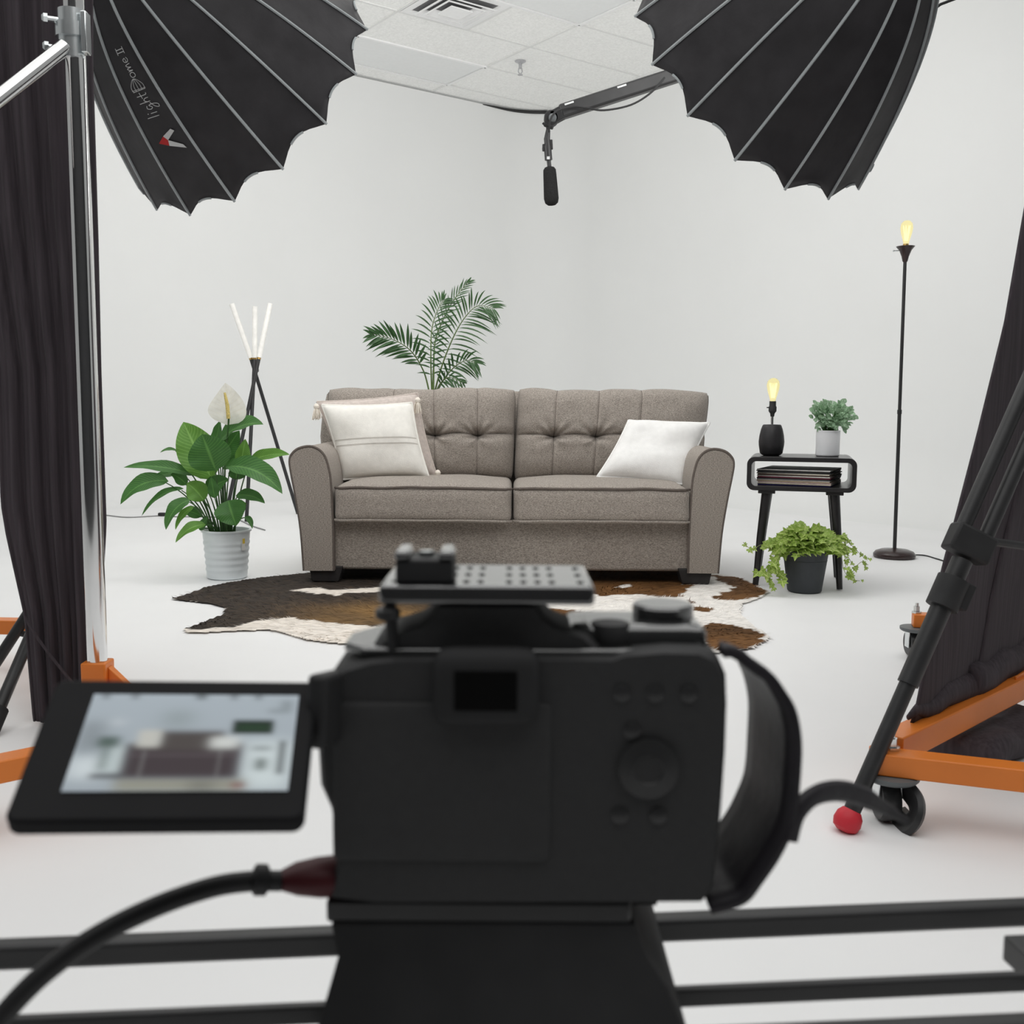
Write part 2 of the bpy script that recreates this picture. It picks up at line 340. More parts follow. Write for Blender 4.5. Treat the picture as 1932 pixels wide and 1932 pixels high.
# ------------------------------------------------------------------ softboxes
def dome(par, label, kdir, logo=False):
    cx, cy, cz, th, ph, ro, D, e = par
    C = Vector((cx, cy, cz+EYE)); RR = .45; N = 16
    a = Vector((cos(ph)*sin(th), cos(ph)*cos(th), sin(ph)))
    e1 = a.cross(Vector((0, 0, 1))).normalized(); e2 = e1.cross(a)
    def P(k, t, lift=0.0, pull=1.0):
        g = 2*pi*k/N+ro; r = RR*t**e
        fr = k-math.floor(k); s = 1-.028*(sin(pi*fr))**1*(.4+.6*t)      # fabric is drawn in between rods
        back = .036*(sin(pi*fr)**1.15)*max(0, (t-.8)/.2)**1.5*pull       # scalloped rim
        return C+a*(D*(t-1)-back)+(e1*cos(g)+e2*sin(g))*(r*s+lift)
    T = thing('softbox', label, 'softbox', C-a*D)
    shell = MB()
    shell.grid(lambda u, v: P(u*N, .03+.97*v), N*8, 22, wrap=True)
    shell.build('shell', M['softblack'], T, smooth=180, solid=.002)
    for k in range(N):
        MB().tube([P(k, .03+.97*i/24, .003) for i in range(25)], .0042, 6).build('rib_piping', M['trim'], T)
    for k in range(N):
        MB().tube([P(k+.36+.035*i, 1, .001) for i in range(9)], .0032, 6).build('rim_tape', M['trim'], T)
    disc = MB(); c0 = C-a*.05
    disc.grid(lambda u, v: c0+(e1*cos(u*2*pi)+e2*sin(u*2*pi))*(.415*v+.001), 48, 4, wrap=True)
    disc.build('diffuser', M['diffuser'], T, smooth=180, solid=.002)
    MB().lathe([(.07, -.04), (.085, -.03), (.085, .03), (.06, .04)], C-a*(D-.01), a).build('speed_ring', M['blackmetal'], T)
    MB().lathe([(.05, -.34), (.06, -.33), (.06, -.05), (.05, -.04)], C-a*(D-.01), a).build('lamp_head', M['black'], T)
    yk = C-a*(D+.2)
    MB().tube([yk, yk+Vector((0, 0, -.12))], .014).build('yoke', M['blackmetal'], T)
    if logo:
        # print runs along the panel between rods 4 and 5: x goes from rim to apex, y across it
        def Q(x, y):
            t = .645-x*1.2; return P(-4.5-y*8.0, t, .004)
        def stroke(m, pts, w=.0022, smooth=True):
            pts = spline([(*p, 0) for p in pts], 5) if smooth else [Vector((*p, 0)) for p in pts]
            for i in range(len(pts)):
                d = (pts[min(i+1, len(pts)-1)]-pts[max(i-1, 0)]).normalized(); nn = Vector((-d.y, d.x, 0))*w/2
                m.v += [Q(*(pts[i]+nn).xy), Q(*(pts[i]-nn).xy)]
                if i: o = len(m.v)-4; m.f.append((o, o+1, o+3, o+2)); m.mi.append(m.m)
        m = MB(); k = .1
        L = lambda pts: [(p[0], p[1]) for p in pts]
        stroke(m, [(.085, -.018), (.087, .022)])                                    # l
        stroke(m, [(.098, -.018), (.099, .004)]); stroke(m, [(.100, .012), (.1005, .015)], .003)   # i
        stroke(m, [(.126, .004), (.117, .006), (.112, -.004), (.117, -.012), (.126, -.004), (.127, -.022), (.121, -.036), (.112, -.034), (.118, -.022), (.134, -.012)])   # g
        stroke(m, [(.139, .022), (.138, -.016)]); stroke(m, [(.138, -.006), (.145, .003), (.151, -.004), (.151, -.016)])   # h
        stroke(m, [(.163, .020), (.162, -.012), (.168, -.016)]); stroke(m, [(.152, .004), (.174, .006)])                  # t
        for b in (-.022, -.011, 0, .011, .022):                                      # domed emblem with ribs
            stroke(m, [(.180, b), (.196, b*1.05), (.214, b*.45), (.219, 0)], .0016)
        stroke(m, [(.180, -.024), (.180, .024)], .002, False); stroke(m, [(.183, -.026), (.185, .026)], .0014, False)
        stroke(m, [(.231, .004), (.224, 0), (.224, -.011), (.231, -.015), (.238, -.009), (.237, .001), (.231, .004)])      # o
        stroke(m, [(.243, .003), (.244, -.015), (.246, -.003), (.252, .003), (.254, -.014), (.257, -.002), (.263, .003), (.266, -.015)])  # m
        stroke(m, [(.272, -.006), (.284, -.004), (.280, .004), (.273, .001), (.272, -.010), (.279, -.015), (.286, -.011)])  # e
        for x in (.303, .312): stroke(m, [(x, -.015), (x, .013)], .0022, False)      # II
        stroke(m, [(.297, .014), (.318, .014)], .0022, False); stroke(m, [(.297, -.016), (.318, -.016)], .0022, False)
        m.build('lettering', M['logo'], T, smooth=0, fixn=False)
        m = MB()
        def poly(pts): o = m.add([Q(*p) for p in pts], []); m.f.append(tuple(range(o, o+len(pts)))); m.mi.append(m.m)
        poly([(.014, .008), (.030, -.026), (.020, -.034), (-.004, .0)]); poly([(-.004, 0), (-.034, -.034), (-.050, -.038), (-.024, .006)])
        m.m = 1
        poly([(-.004, .031), (.014, .008), (-.004, .0), (-.024, .006)])
        m.build('emblem', [M['logo'], M['red']], T, smooth=0, fixn=False)
    return T, C-a*(D+.2)
DL = (-.831, 3.2865, .9525, .5656, -.5019, .3607, .5823, .4517)
DR = (.7317, 3.1867, .9915, -.5746, -.5101, 2.9002, .5807, .4391)
_, kL = dome(DL, 'black dome softbox with printed logo hanging at the upper left above the pole', -1, True)
_, kR = dome(DR, 'plain black dome softbox at the upper right, in front of the microphone boom', 1)
def light_stand(top, hub, feet, label, r=.017):
    base = Vector((top.x, top.y, 0)); T = thing('light_stand', label, 'light stand', base)
    MB().tube([base+Vector((0, 0, .10)), base+Vector((0, 0, 1.1))], r).tube([base+Vector((0, 0, 1.1)), Vector(top)], r*.8).build('column', M['blackmetal'], T)
    MB().tube([base+Vector((0, 0, 1.05)), base+Vector((0, 0, 1.14))], r*1.7).build('collar', M['black'], T)
    MB().tube([base+Vector((0, 0, hub-.04)), base+Vector((0, 0, hub+.04))], r*1.9).build('hub', M['black'], T)
    for f in feet:
        f = Vector((*f, .02)); h = base+Vector((0, 0, hub))
        lg = MB().tube([h, f], r*.85).build('leg', M['blackmetal'], T)
        d = (f-h).normalized()
        MB().tube([f-d*.05, f+d*.012], r*1.3).build('foot_cap', M['rubber'], lg)
        MB().tube([h+(f-h)*.55, base+Vector((0, 0, .13))], r*.5).build('brace', M['blackmetal'], T)
light_stand(kL+Vector((0, 0, -.12)), .36, [(-1.215, 2.33), (-1.44, 3.10), (-1.40, 2.62)], 'black light stand mostly behind the left drape, one leg poking out')
# ------------------------------------------------------------------ rolling stands
def caster(T, p, top):
    p = Vector(p)
    c = thing.__globals__['MB']()
    c.lathe([(.046, top-.012), (.05, top-.008), (.05, top-.001), (.04, top)], p, seg=28)
    k = c.build('caster', M['greyplastic'], T)
    f = MB()
    for sx in (-1, 1): f.obox(p+Vector((sx*.021-.004, .006, top*.62)), ((1, 0, 0), (0, 1, 0), (0, 0, 1)), (.002, .016, top*.30))
    f.build('fork', M['zinc'], k, smooth=0, bevel=.001)
    w = MB(); w.lathe([(.012, -.017), (.038, -.017), (.042, -.011), (.042, .011), (.038, .017), (.012, .017)], p+Vector((-.004, .012, .043)), (1, 0, 0), 32)
    w.build('wheel', M['wheel'], k)
    b = MB(); b.tube(spline([p+Vector((.026, -.004, top*.72)), p+Vector((.034, -.035, .055)), p+Vector((.03, -.05, .035)), p+Vector((.02, -.038, .012)), p+Vector((.018, 0, .010))], 5), .0105, 8, flat=2.3)
    b.build('brake_pedal', M['wheel'], k)
    return k
def bolt(T, p):
    p = Vector(p); MB().lathe([(.016, 0), (.016, .006), (.010, .006), (.010, .022), (.006, .022), (.006, .032)], p, seg=6).build('bolt', M['zinc'], T, smooth=0)
BZ, BH, BW = .118, .042, .05
C0 = Vector((.705, 1.87, BZ)); F1 = Vector((1.65, 1.53, BZ)); F2 = Vector((1.85, 3.02, BZ)); F3 = Vector((1.26, 3.165, BZ))
T = thing('rolling_stand', 'orange rolling stand base with casters under the right black drape', 'rolling stand', (C0.x, C0.y, 0))
mb = MB().bar(C0-Vector((.03, -.002, 0)), F1, BW, BH); mb.build('beam', M['orange'], T, bevel=.003)
mb = MB().bar(C0+Vector((.02, .03, .012)), F2, BW, BH+.01); mb.build('beam', M['orange'], T, bevel=.003)
mb = MB().bar(F2, F3, BW, BH); mb.build('beam', M['orange'], T, bevel=.003)
MB().bar(at(1915, 1288, 2.33)+Vector((0, 0, .0)), at(1945, 1272, 2.40), .006, .03).build('end_cap', M['orange'], T, bevel=.002)
for q in (C0, F3, F1, F2): caster(T, (q.x+.01, q.y-.01, 0), BZ-BH/2); bolt(T, (q.x+.012, q.y, BZ+BH/2))
MB().tube([F2+Vector((0, 0, .02)), F2+Vector((0, 0, 2.5))], .02, 20).build('pole', M['chrome'], T)
# left one with the chrome pole
S = Vector((at(184, 1253, 2.27).x, 2.27, 0)); K0 = Vector((-.70, 1.99, BZ)); K1 = Vector((-1.12, 1.62, BZ)); K2 = Vector((-1.42, 2.98, BZ)); K3 = Vector((-2.3, 3.02, BZ))
T = thing('rolling_stand', 'chrome pole on an orange rolling stand base beside the left black drape', 'rolling stand', S)
for a, b in ((K0, K1), (K0+Vector((.02, -.03, 0)), K2), (K2, K3)): MB().bar(a, b, BW, BH).build('beam', M['orange'], T, bevel=.003)
MB().box(S+Vector((-.028, -.028, BZ)), S+Vector((.028, .028, .197))).build('socket', M['orange'], T, bevel=.004)
MB().prism([S+Vector((.028, -.012, .185)), S+Vector((.075, -.012, BZ+.02)), S+Vector((.028, -.012, BZ+.02))], (0, .024, 0)).build('gusset', M['orange'], T, bevel=.002)
for q in (K0, K3): caster(T, (q.x, q.y, 0), BZ-BH/2)
ptop = at(139, 0, 2.27); ptop = S+(ptop-S)*1.45; pb = S+Vector((0, 0, .15))
MB().tube([pb, ptop], .0222, 32).build('pole', M['chrome'], T)
pd = (ptop-pb).normalized()
j = at(136, 62, 2.27); 
cl = MB().tube([j-pd*.055, j+pd*.045], .028, 24).build('clamp', M['zinc'], T)
MB().tube([j-pd*.012, j+pd*.016], .034, 24).build('clamp_band', M['zinc'], cl)
for s in (-.035, .022): MB().tube([j+pd*s+Vector((-.02, -.01, 0)), j+pd*s+Vector((-.045, -.02, 0))], .006, 8).lathe([(.01, 0), (.01, .008), (.006, .012)], j+pd*s+Vector((-.042, -.02, 0)), (-1, -.4, 0), 6).build('wing_bolt', M['zinc'], cl)
MB().obox(j+Vector((.034, -.012, -.005)), (pd, Vector((1, 0, 0)), Vector((0, 1, 0))), (.042, .006, .014)).build('clamp_plate', M['zinc'], cl, bevel=.002)
MB().tube([at(122, 88, 2.25), at(-60, 232, 2.1)], .0165, 24).build('brace', M['chrome'], T)
# ------------------------------------------------------------------ drapes
def lerp_list(L, v):
    for (v0, a), (v1, b) in zip(L, L[1:]):
        if v <= v1: t = (v-v0)/(v1-v0); return a+(b-a)*t
    return L[-1][1]
LL = [(-300, -150), (400, -60), (700, -5), (950, 2), (1010, 12), (1165, 47), (1230, 52), (1345, 62), (1395, 66)]
LR = [(-300, 176), (100, 174), (200, 177), (450, 185), (700, 191), (990, 201), (1060, 197), (1150, 193), (1300, 196), (1395, 200)]
def cloth(name, Lx, Rx, y0, y1, Yf, label, folds, amp, seed, foldfn=None):
    def f(u, v):
        py = y0+(y1-y0)*v; a, b = lerp_list(Lx, py), lerp_list(Rx, py)
        w = u+.012*sin(v*5+seed)
        ed = (4*u*(1-u))**.4
        Y = Yf(u, v)+amp*ed*(sin(w*folds*2*pi+seed)+.5*sin(w*folds*4.3*pi+v*1.4)+.4*noise.noise((w*folds*3, v*1.5, seed)))
        p = at(a+(b-a)*u, py, Yf(u, v)); s = Y/Yf(u, v)
        return Vector((p.x, p.y+(Y-Yf(u, v)), max(.012, p.z)))
    o = MB().grid(f, 90, 70).build(name, M['drape'], None, smooth=180, solid=.006)
    return o
o = cloth('black_drape', LL, LR, -300, 1395, lambda u, v: 2.43-.02*v, '', 5, .010, 1.0)
tag(o, 'black cloth drape hanging behind the chrome pole', 'drape', 'black studio drapes')
def hemL(u, v):
    px, py = 47+(140-47)*u, 1163+(1292-1163)*(u**.85)
    p = at(px, py, 2.385+.0*u); return p
m = MB().tube([hemL(i/24, 0) for i in range(25)], .0035, 8)
hm = m.build('hem', M['drape'], o)
RL = [(-300, 2110), (380, 1932), (680, 1880), (880, 1831), (1040, 1789), (1110, 1770), (1200, 1750), (1250, 1744), (1340, 1729), (1372, 1718)]
def rightdrape(u, v):
    # u along the bottom edge away from the near corner, v from bottom (0) to top (1)
    b = at(1718, 1372, 1.98).lerp(at(2080, 1162, 3.05), u); b.z = max(b.z, .15)
    tl = at(2110, -300, 2.55).lerp(at(2500, -300, 3.0), u)
    e = v
    p = b.lerp(tl, v)
    if u < .999:
        py = 1372+(-300-1372)*v; ex = at(lerp_list(RL, py), py, 1.98+.57*v); p += (ex-at(1718+(2110-1718)*v, py, 1.98+.57*v))*(1-u)
    g = sin(u*26+1.2*v)+.6*sin(u*47+2)+.5*noise.noise((u*14, v*1.5, 3))
    nrm = Vector((-.62, -.78, 0))*(.012+.014*(1-v))*(min(1, u*12))
    return p+nrm*g
o = MB().grid(rightdrape, 110, 60).build('black_drape', M['drape'], None, smooth=180, solid=.006)
tag(o, 'black cloth drape hanging above the orange beam behind the tripod leg', 'drape', 'black studio drapes')
MB().tube([rightdrape(i/30, .0)+Vector((-.012, -.016, .022+.008*sin(i*1.9))) for i in range(31)], [.004+.026*min(1, i/7) for i in range(31)], 12, flat=1.5).build('hem', M['drape'], o, smooth=180)
def lump(q, p):
    return p+Vector((0, 0, .3*p.z*noise.noise((p.x*7, p.y*7, 1))))+Vector(p).normalized()*.03*noise.noise((p.x*11, p.y*11, p.z*11))
o = MB().rbox((1.09, 2.27, .037), (.20, .085, .037), .034, 18, ax=(Vector((.72, .69, 0)), Vector((-.69, .72, 0)), Vector((0, 0, 1))), deform=lump).build('cloth_bunch', M['drape'], None, smooth=180, weld=True)  # tail of the right drape bunched on the floor
tag(o, 'lumpy bunch of black cloth on the floor under the orange beam', 'cloth')
# ------------------------------------------------------------------ tripod on the right
foot = Vector((.626, 1.822, .026)); apex = Vector((1.262, 2.12, 1.30))
T = thing('tripod', 'black tripod with a red rubber foot in front of the right drape', 'tripod', (1.30, 2.12, 0))
def tleg(f, ap, vis=True):
    f, ap = Vector(f), Vector(ap); d = (ap-f).normalized(); L_ = (ap-f).length
    s = d.cross(Vector((0, 1, 0))).normalized() if vis else d.cross(Vector((1, 0, .2))).normalized()
    lg = MB().tube([f, f+d*.50], .0155, 16).build('leg', M['blackmetal'], T)
    MB().lathe([(.012, -.012), (.022, -.006), (.026, .006), (.024, .02), (.017, .03)], f-d*.016, d, 20).build('rubber_foot', M['redrubber'], lg)
    MB().tube([f+d*.27, f+d*.53], .0195, 16).build('sleeve', M['blackmetal'], lg)
    MB().tube([f+d*.43, f+d*.49], .030, 18).build('lock_collar', M['black'], lg)
    MB().obox(f+d*.468-s*.030, (d, s, d.cross(s)), (.026, .012, .014)).build('lock_lever', M['black'], lg, bevel=.003)
    MB().obox(f+d*.565, (d, s, d.cross(s)), (.028, .042, .022)).build('lock_collar', M['black'], lg, bevel=.006)
    for k in (-1, 1): MB().tube([f+d*.55+s*(.024*k), ap+s*(.024*k)], .0145, 14).build('upper_tube', M['blackmetal'], lg)
    return f+d*.565+s*.03
h = tleg(foot, apex); h2 = tleg((2.02, 1.86, .03), apex, False); h3 = tleg((1.55, 2.62, .03), apex, False)
mid = Vector((1.34, 2.16, .455))
for q in (h, h2, h3): MB().tube([q, mid], .0085, 10).build('spreader', M['blackmetal'], T)
MB().lathe([(.05, -.06), (.07, -.04), (.07, .05), (.05, .07)], apex).build('crown', M['black'], T)
# ------------------------------------------------------------------ sofa
SY = 4.40
T = thing('sofa', 'taupe fabric two-seat sofa with tufted back cushions', 'sofa', (0, SY, 0))
def q2(px, py, Y): return at(px, py, Y)
armpx = [(573, 1077), (567, 1000), (557, 935), (549, 893), (546, 870), (550, 857), (563, 846), (584, 842), (601, 848), (613, 862), (620, 885), (624, 914), (628, 1000), (629, 1077)]
arm = [at(x, y, SY) for x, y in armpx]; armL = spline(arm, 4)
for sg in (1, -1):
    P0 = [Vector((sg*(p.x-(0 if sg > 0 else -.006)), SY, p.z)) for p in armL]
    rings = []
    for Y, k in ((SY, .965), (SY+.006, .985), (SY+.02, 1.0), (SY+.3, 1), (SY+.6, 1), (SY+.83, 1), (SY+.85, .98)):
        cc = Vector((sg*-.875, 0, .36)); rings.append([Vector((cc.x+(p.x-cc.x)*k, Y, cc.z+(p.z-cc.z)*(k if p.z > .1 else 1))) for p in P0])
    a = MB().loft(rings).build('armrest', M['sofa'], T, smooth=50)
    MB().tube([Vector((p.x, SY+.004, p.z)) for p in P0], .0055, 8).build('piping', M['piping'], a)
sx0, sx1 = at(629, 1000, SY).x, -at(629, 1000, SY).x
mb = MB().box((sx0-.01, SY+.035, .06), (sx1+.01, SY+.08, .285)); fr = mb.build('base', M['sofa'], T, bevel=.012)
for x in (sx0+.002, sx1-.002): MB().tube([(x, SY+.012, .062), (x, SY+.012, .262)], .004, 6).build('piping', M['piping'], fr)
MB().box((sx0, SY+.1, .10), (sx1, SY+.82, .26)).build('seat_deck', M['sofa'], T)
def backouter(s):
    return [(-.952, .50), (-.962, .62), (-.952, .74), (-.93, .83), (-.90, .85), (.90, .85), (.93, .83), (.952, .74), (.962, .62), (.952, .50), (.90, .10), (-.90, .10)]
MB().loft([[Vector((x*k, Y+.10*(z-.45), z if z < .2 else .45+(z-.45)*k)) for x, z in backouter(1)] for Y, k in ((SY+.70, .985), (SY+.72, 1), (SY+.80, 1), (SY+.84, .97))]).build('back_frame', M['sofa'], T, smooth=60)
def seatc(x0, x1):
    c = Vector(((x0+x1)/2, SY+.30, .352)); h = Vector(((x1-x0)/2, .315, .080))
    def df(q, p):
        p = p.copy()
        if q.z > .3: p.z += .022*(1-q.x**4)*(1-abs(q.y)**3)
        if q.y < -.7: p.y -= .018*(1-q.x**6)*(1-q.z**2)+.012*max(0, -q.z)
        p.z += .004*noise.noise((p.x*6+x0*5, p.y*6, p.z*6))
        return p
    o = MB().rbox(c, h, .035, 26, deform=df).build('seat_cushion', M['sofa'], T, smooth=180, weld=True)
    for zz, yo in ((.421, -.312), (.281, -.326)):
        pts = []
        for i in range(31):
            s = -1+2*i/30; e = max(0, abs(s)-.95)/.05
            pts.append(c+Vector((s*h.x*.998, yo-.006*(1-s**4)+.03*e*e, zz-c.z+.004*(1-s**4)+.004*noise.noise((s*3, x0*4, zz*10)))))
        MB().tube(pts, .0055, 8).build('piping', M['piping'] if zz > .4 else M['sofa'], o)
    return o
seatc(sx0+.006, -.002); seatc(.006, sx1-.004)
def backc(TL, TR, BR, BL, tuft, Tk, outer, name='back_cushion'):
    TL, TR, BR, BL = map(Vector, (TL, TR, BR, BL)); n0 = (TR-TL).cross(BL-TL).normalized()
    if n0.y > 0: n0 = -n0
    vh = .52
    def pos(u, v, side):
        a_, b_ = 2*u-1, 2*v-1; u_ = .5+.5*a_*(1-.022*abs(b_)**9); v_ = .5+.5*b_*(1-.028*abs(a_)**12)
        p = TL.lerp(TR, u_).lerp(BL.lerp(BR, u_), v_)
        if v < .5: p = p-Vector((0, 0, (.004*max([math.exp(-((u-t)/.03)**2) for t in tuft])-.004*math.cos(u*9+TL.x))*(1-2*v)**2))
        e = ((1-abs(2*u-1)**7)*(1-abs(2*v-1)**5)); e = max(0, e)**.42
        d = Tk*e
        if side > 0:
            bulge = .02*sin(pi*u)*(1-.5*abs(2*v-1)); d += bulge
            vs_ = vh-.018*max([math.exp(-((u-t)/.10)**2) for t in tuft])*-1
            vs_ = vh+.02*max([math.exp(-((u-t)/.07)**2) for t in tuft])-.012
            d -= .020*math.exp(-((v-vs_)/.010)**2)*min(1, 8*u*(1-u)*2)
            d -= .016*math.exp(-((v-vs_)/.05)**2)
            for t in tuft:
                d -= .008*math.exp(-((u-t)/.0065)**2)
                rr = math.hypot((u-t)*1.6, (v-vs_)); d -= .050*math.exp(-(rr/.052)**2)
                an = math.atan2(v-vs_, (u-t)*1.6); d -= .010*math.exp(-(rr/.15)**2)*sin(an*7+u*20)*min(1, rr/.05)
            d += .004*noise.noise((u*9, v*7, TL.x*3))
        else: d = -.6*d
        if v < .15: p = p+Vector((0, 0, .006*noise.noise((u*7, 0, TL.x))))
        return p+n0*d
    m = MB(); m.grid(lambda u, v: pos(u, v, 1), 220, 110); m.grid(lambda u, v: pos(u, v, -1), 30, 16)
    o = m.build(name, M['sofa'], T, smooth=180)
    sm = MB(); cr = lambda u: vh+.02*max([math.exp(-((u-t)/.07)**2) for t in tuft])-.012
    for t in tuft: sm.tube([pos(t, .01+.98*i/50, 1) for i in range(51)], .0016, 5)
    sm.tube([pos(.015+.97*i/90, cr(.015+.97*i/90), 1) for i in range(91)], .0018, 5)
    sm.tube([pos(outer, .03+.94*i/40, 1) for i in range(41)], .0045, 8)
    sm.build('seam', M['piping'], o); return o
YT, YB = SY+.66, SY+.60
def P4(a, b, c, d): return (at(*a, YT), at(*b, YT), at(*c, YB), at(*d, YB))
bc = backc(*P4((618, 734), (974, 734), (968, 905), (634, 905)), (.36, .57, .80), .115, 0)
bc2 = backc(*P4((977, 734), (1338, 738), (1318, 907), (969, 907)), (.20, .42, .64), .115, 1)
for x0, x1 in ((581, 645), (1281, 1346)):
    xm = (x0+x1)/2
    for Y, k in ((SY+.015, 1), (SY+.72, .93)):
        a = [at(x, 1074, SY) for x in (x0, x1)]; b = [at(x, 1104, SY) for x in (x0+7, x1-7)]
        rings = [[Vector((q[0].x*k, Y, z)), Vector((q[1].x*k, Y, z)), Vector((q[1].x*k, Y+.10, z)), Vector((q[0].x*k, Y+.10, z))] for q, z in ((b, .009), (a, .075))]
        MB().loft(rings).build('foot', M['foot'], T, bevel=.003)
# ------------------------------------------------------------------ pillows
def pillow(name, c4, thick, m, label, group=None, pinch=.05, stripes=None, tass=()):
    TL, TR, BR, BL = map(Vector, c4); n0 = (TR-TL).cross(BL-TL).normalized()
    if n0.y > 0: n0 = -n0
    cen = (TL+TR+BR+BL)/4
    def pos(u, v, side, lift=0):
        uu, vv = 2*u-1, 2*v-1
        up = u+pinch*uu*-(1-vv*vv)*.5*abs(uu)**3; vp = v-pinch*vv*(1-uu*uu)*.5*abs(vv)**3
        p = TL.lerp(TR, up).lerp(BL.lerp(BR, up), vp)
        e = max(0, (1-uu**4)*(1-vv**4))**.6
        w = noise.noise((u*3+cen.x*4, v*3, side*2.0))
        return p+n0*side*(thick*e*(.9+.22*w)+.0015+lift)
    T_ = thing(name, label, 'pillow', BL.lerp(BR, .5), group)
    mb_ = MB(); mb_.grid(lambda u, v: pos(u, v, 1), 36, 36); mb_.grid(lambda u, v: pos(u, v, -1), 36, 36)
    bd = [pos(i/36, 0, 0) for i in range(37)]+[pos(1, i/36, 0) for i in range(1, 37)]+[pos(1-i/36, 1, 0) for i in range(1, 37)]+[pos(0, 1-i/36, 0) for i in range(1, 37)]
    cov = mb_.build('cover', m, T_, smooth=180)
    MB().tube(bd, .005, 8).build('edge_seam', m, cov)
    if stripes:
        for v0 in stripes:
            MB().grid(lambda u, v: pos(.02+.96*u, v0+.013*(v-.5)-.06*sin(pi*u)*0+.0, 1, .002), 40, 2).build('stripe', M['stripe'], cov, smooth=180)
    for q in tass:
        q = Vector(q); tb = MB()
        for i in range(26):
            a_ = R.uniform(0, 2*pi); r_ = R.uniform(.006, .028)
            tb.tube([q+Vector((0, 0, .004)), q+Vector((r_*.6*cos(a_), r_*.6*sin(a_), -.02)), q+Vector((r_*cos(a_), r_*sin(a_), -.05-R.uniform(0, .012)))], [.004, .0032, .002], 5)
        tb.lathe([(.004, -.012), (.013, -.006), (.014, .004), (.008, .014), (.002, .017)], q, seg=12)
        tb.build('tassel', M['tassel'], T_)
    return T_
pillow('throw_pillow', (at(598, 758, 4.93), at(788, 742, 4.93), at(824, 897, 4.86), at(648, 900, 4.86)), .055, M['blush'], 'blush throw pillow with cream tassels behind the striped pillow', 'pillows on the sofa',
       tass=(at(597, 768, 4.89), at(788, 756, 4.86), at(826, 893, 4.80)))
pillow('throw_pillow', (at(607, 764, 4.80), at(777, 760, 4.82), at(809, 899, 4.72), at(646, 905, 4.72)), .07, M['linen'], 'cream throw pillow with two grey stripes leaning on the left arm', 'pillows on the sofa', stripes=(.50, .575))
pillow('throw_pillow', (at(1186, 793, 4.90), at(1339, 798, 4.86), at(1288, 914, 4.66), at(1126, 900, 4.72)), .07, M['cotton'], 'plain white throw pillow slouching against the right arm of the sofa', 'pillows on the sofa')
# ------------------------------------------------------------------ cowhide rug
def inpoly(x, y, P):
    r = False; j_ = len(P)-1
    for i in range(len(P)):
        if (P[i][1] > y) != (P[j_][1] > y) and x < (P[j_][0]-P[i][0])*(y-P[i][1])/(P[j_][1]-P[i][1])+P[i][0]: r = not r
        j_ = i
    return r
F2_ = lambda L_: [tuple(fl(x, y).xy) for x, y in L_]
rug = F2_([(324, 1132), (366, 1119), (386, 1111), (432, 1101), (490, 1092), (552, 1086), (640, 1076), (800, 1066), (1000, 1064), (1200, 1070), (1340, 1083), (1395, 1092), (1425, 1104), (1450, 1119), (1436, 1130), (1400, 1142), (1396, 1160), (1420, 1182), (1455, 1205), (1420, 1226), (1373, 1233), (1250, 1242), (1000, 1247), (800, 1236), (700, 1220), (640, 1217), (592, 1212), (560, 1205), (530, 1195), (509, 1191), (470, 1192), (420, 1194), (380, 1197), (350, 1196), (347, 1190), (385, 1176), (420, 1162), (426, 1150), (400, 1141), (360, 1137)])
dark = F2_([(320, 1132), (386, 1105), (490, 1085), (640, 1070), (800, 1060), (1020, 1062), (1030, 1100), (900, 1130), (820, 1170), (760, 1190), (700, 1184), (640, 1180), (600, 1175), (540, 1168), (470, 1178), (440, 1187), (385, 1189), (340, 1190), (380, 1170), (430, 1150)])
streak = F2_([(548, 1117), (570, 1113), (600, 1112), (625, 1115), (660, 1114), (720, 1110), (800, 1108), (800, 1116), (720, 1119), (660, 1121), (630, 1126), (600, 1123), (570, 1119)])
browns = [F2_(L_) for L_ in ([(1060, 1070), (1280, 1078), (1345, 1088), (1330, 1100), (1300, 1112), (1285, 1128), (1245, 1131), (1200, 1122), (1130, 1126), (1060, 1120)],
          [(1340, 1086), (1395, 1092), (1425, 1104), (1450, 1119), (1432, 1129), (1380, 1136), (1340, 1133), (1358, 1121), (1390, 1112), (1362, 1103), (1352, 1094)],
          [(1340, 1177), (1400, 1186), (1456, 1204), (1420, 1226), (1372, 1234), (1330, 1225), (1310, 1195)],
          [(1040, 1150), (1110, 1158), (1130, 1168), (1060, 1170), (1020, 1160)], [(1310, 1148), (1345, 1152), (1335, 1158), (1305, 1154)], [(1290, 1133), (1318, 1141), (1300, 1144)])]
spots = [F2_(L_) for L_ in ([(1155, 1108), (1186, 1104), (1192, 1111), (1166, 1114)], [(1285, 1098), (1325, 1100), (1315, 1106), (1285, 1105)], [(1350, 1113), (1384, 1108), (1372, 1117), (1352, 1120)])]
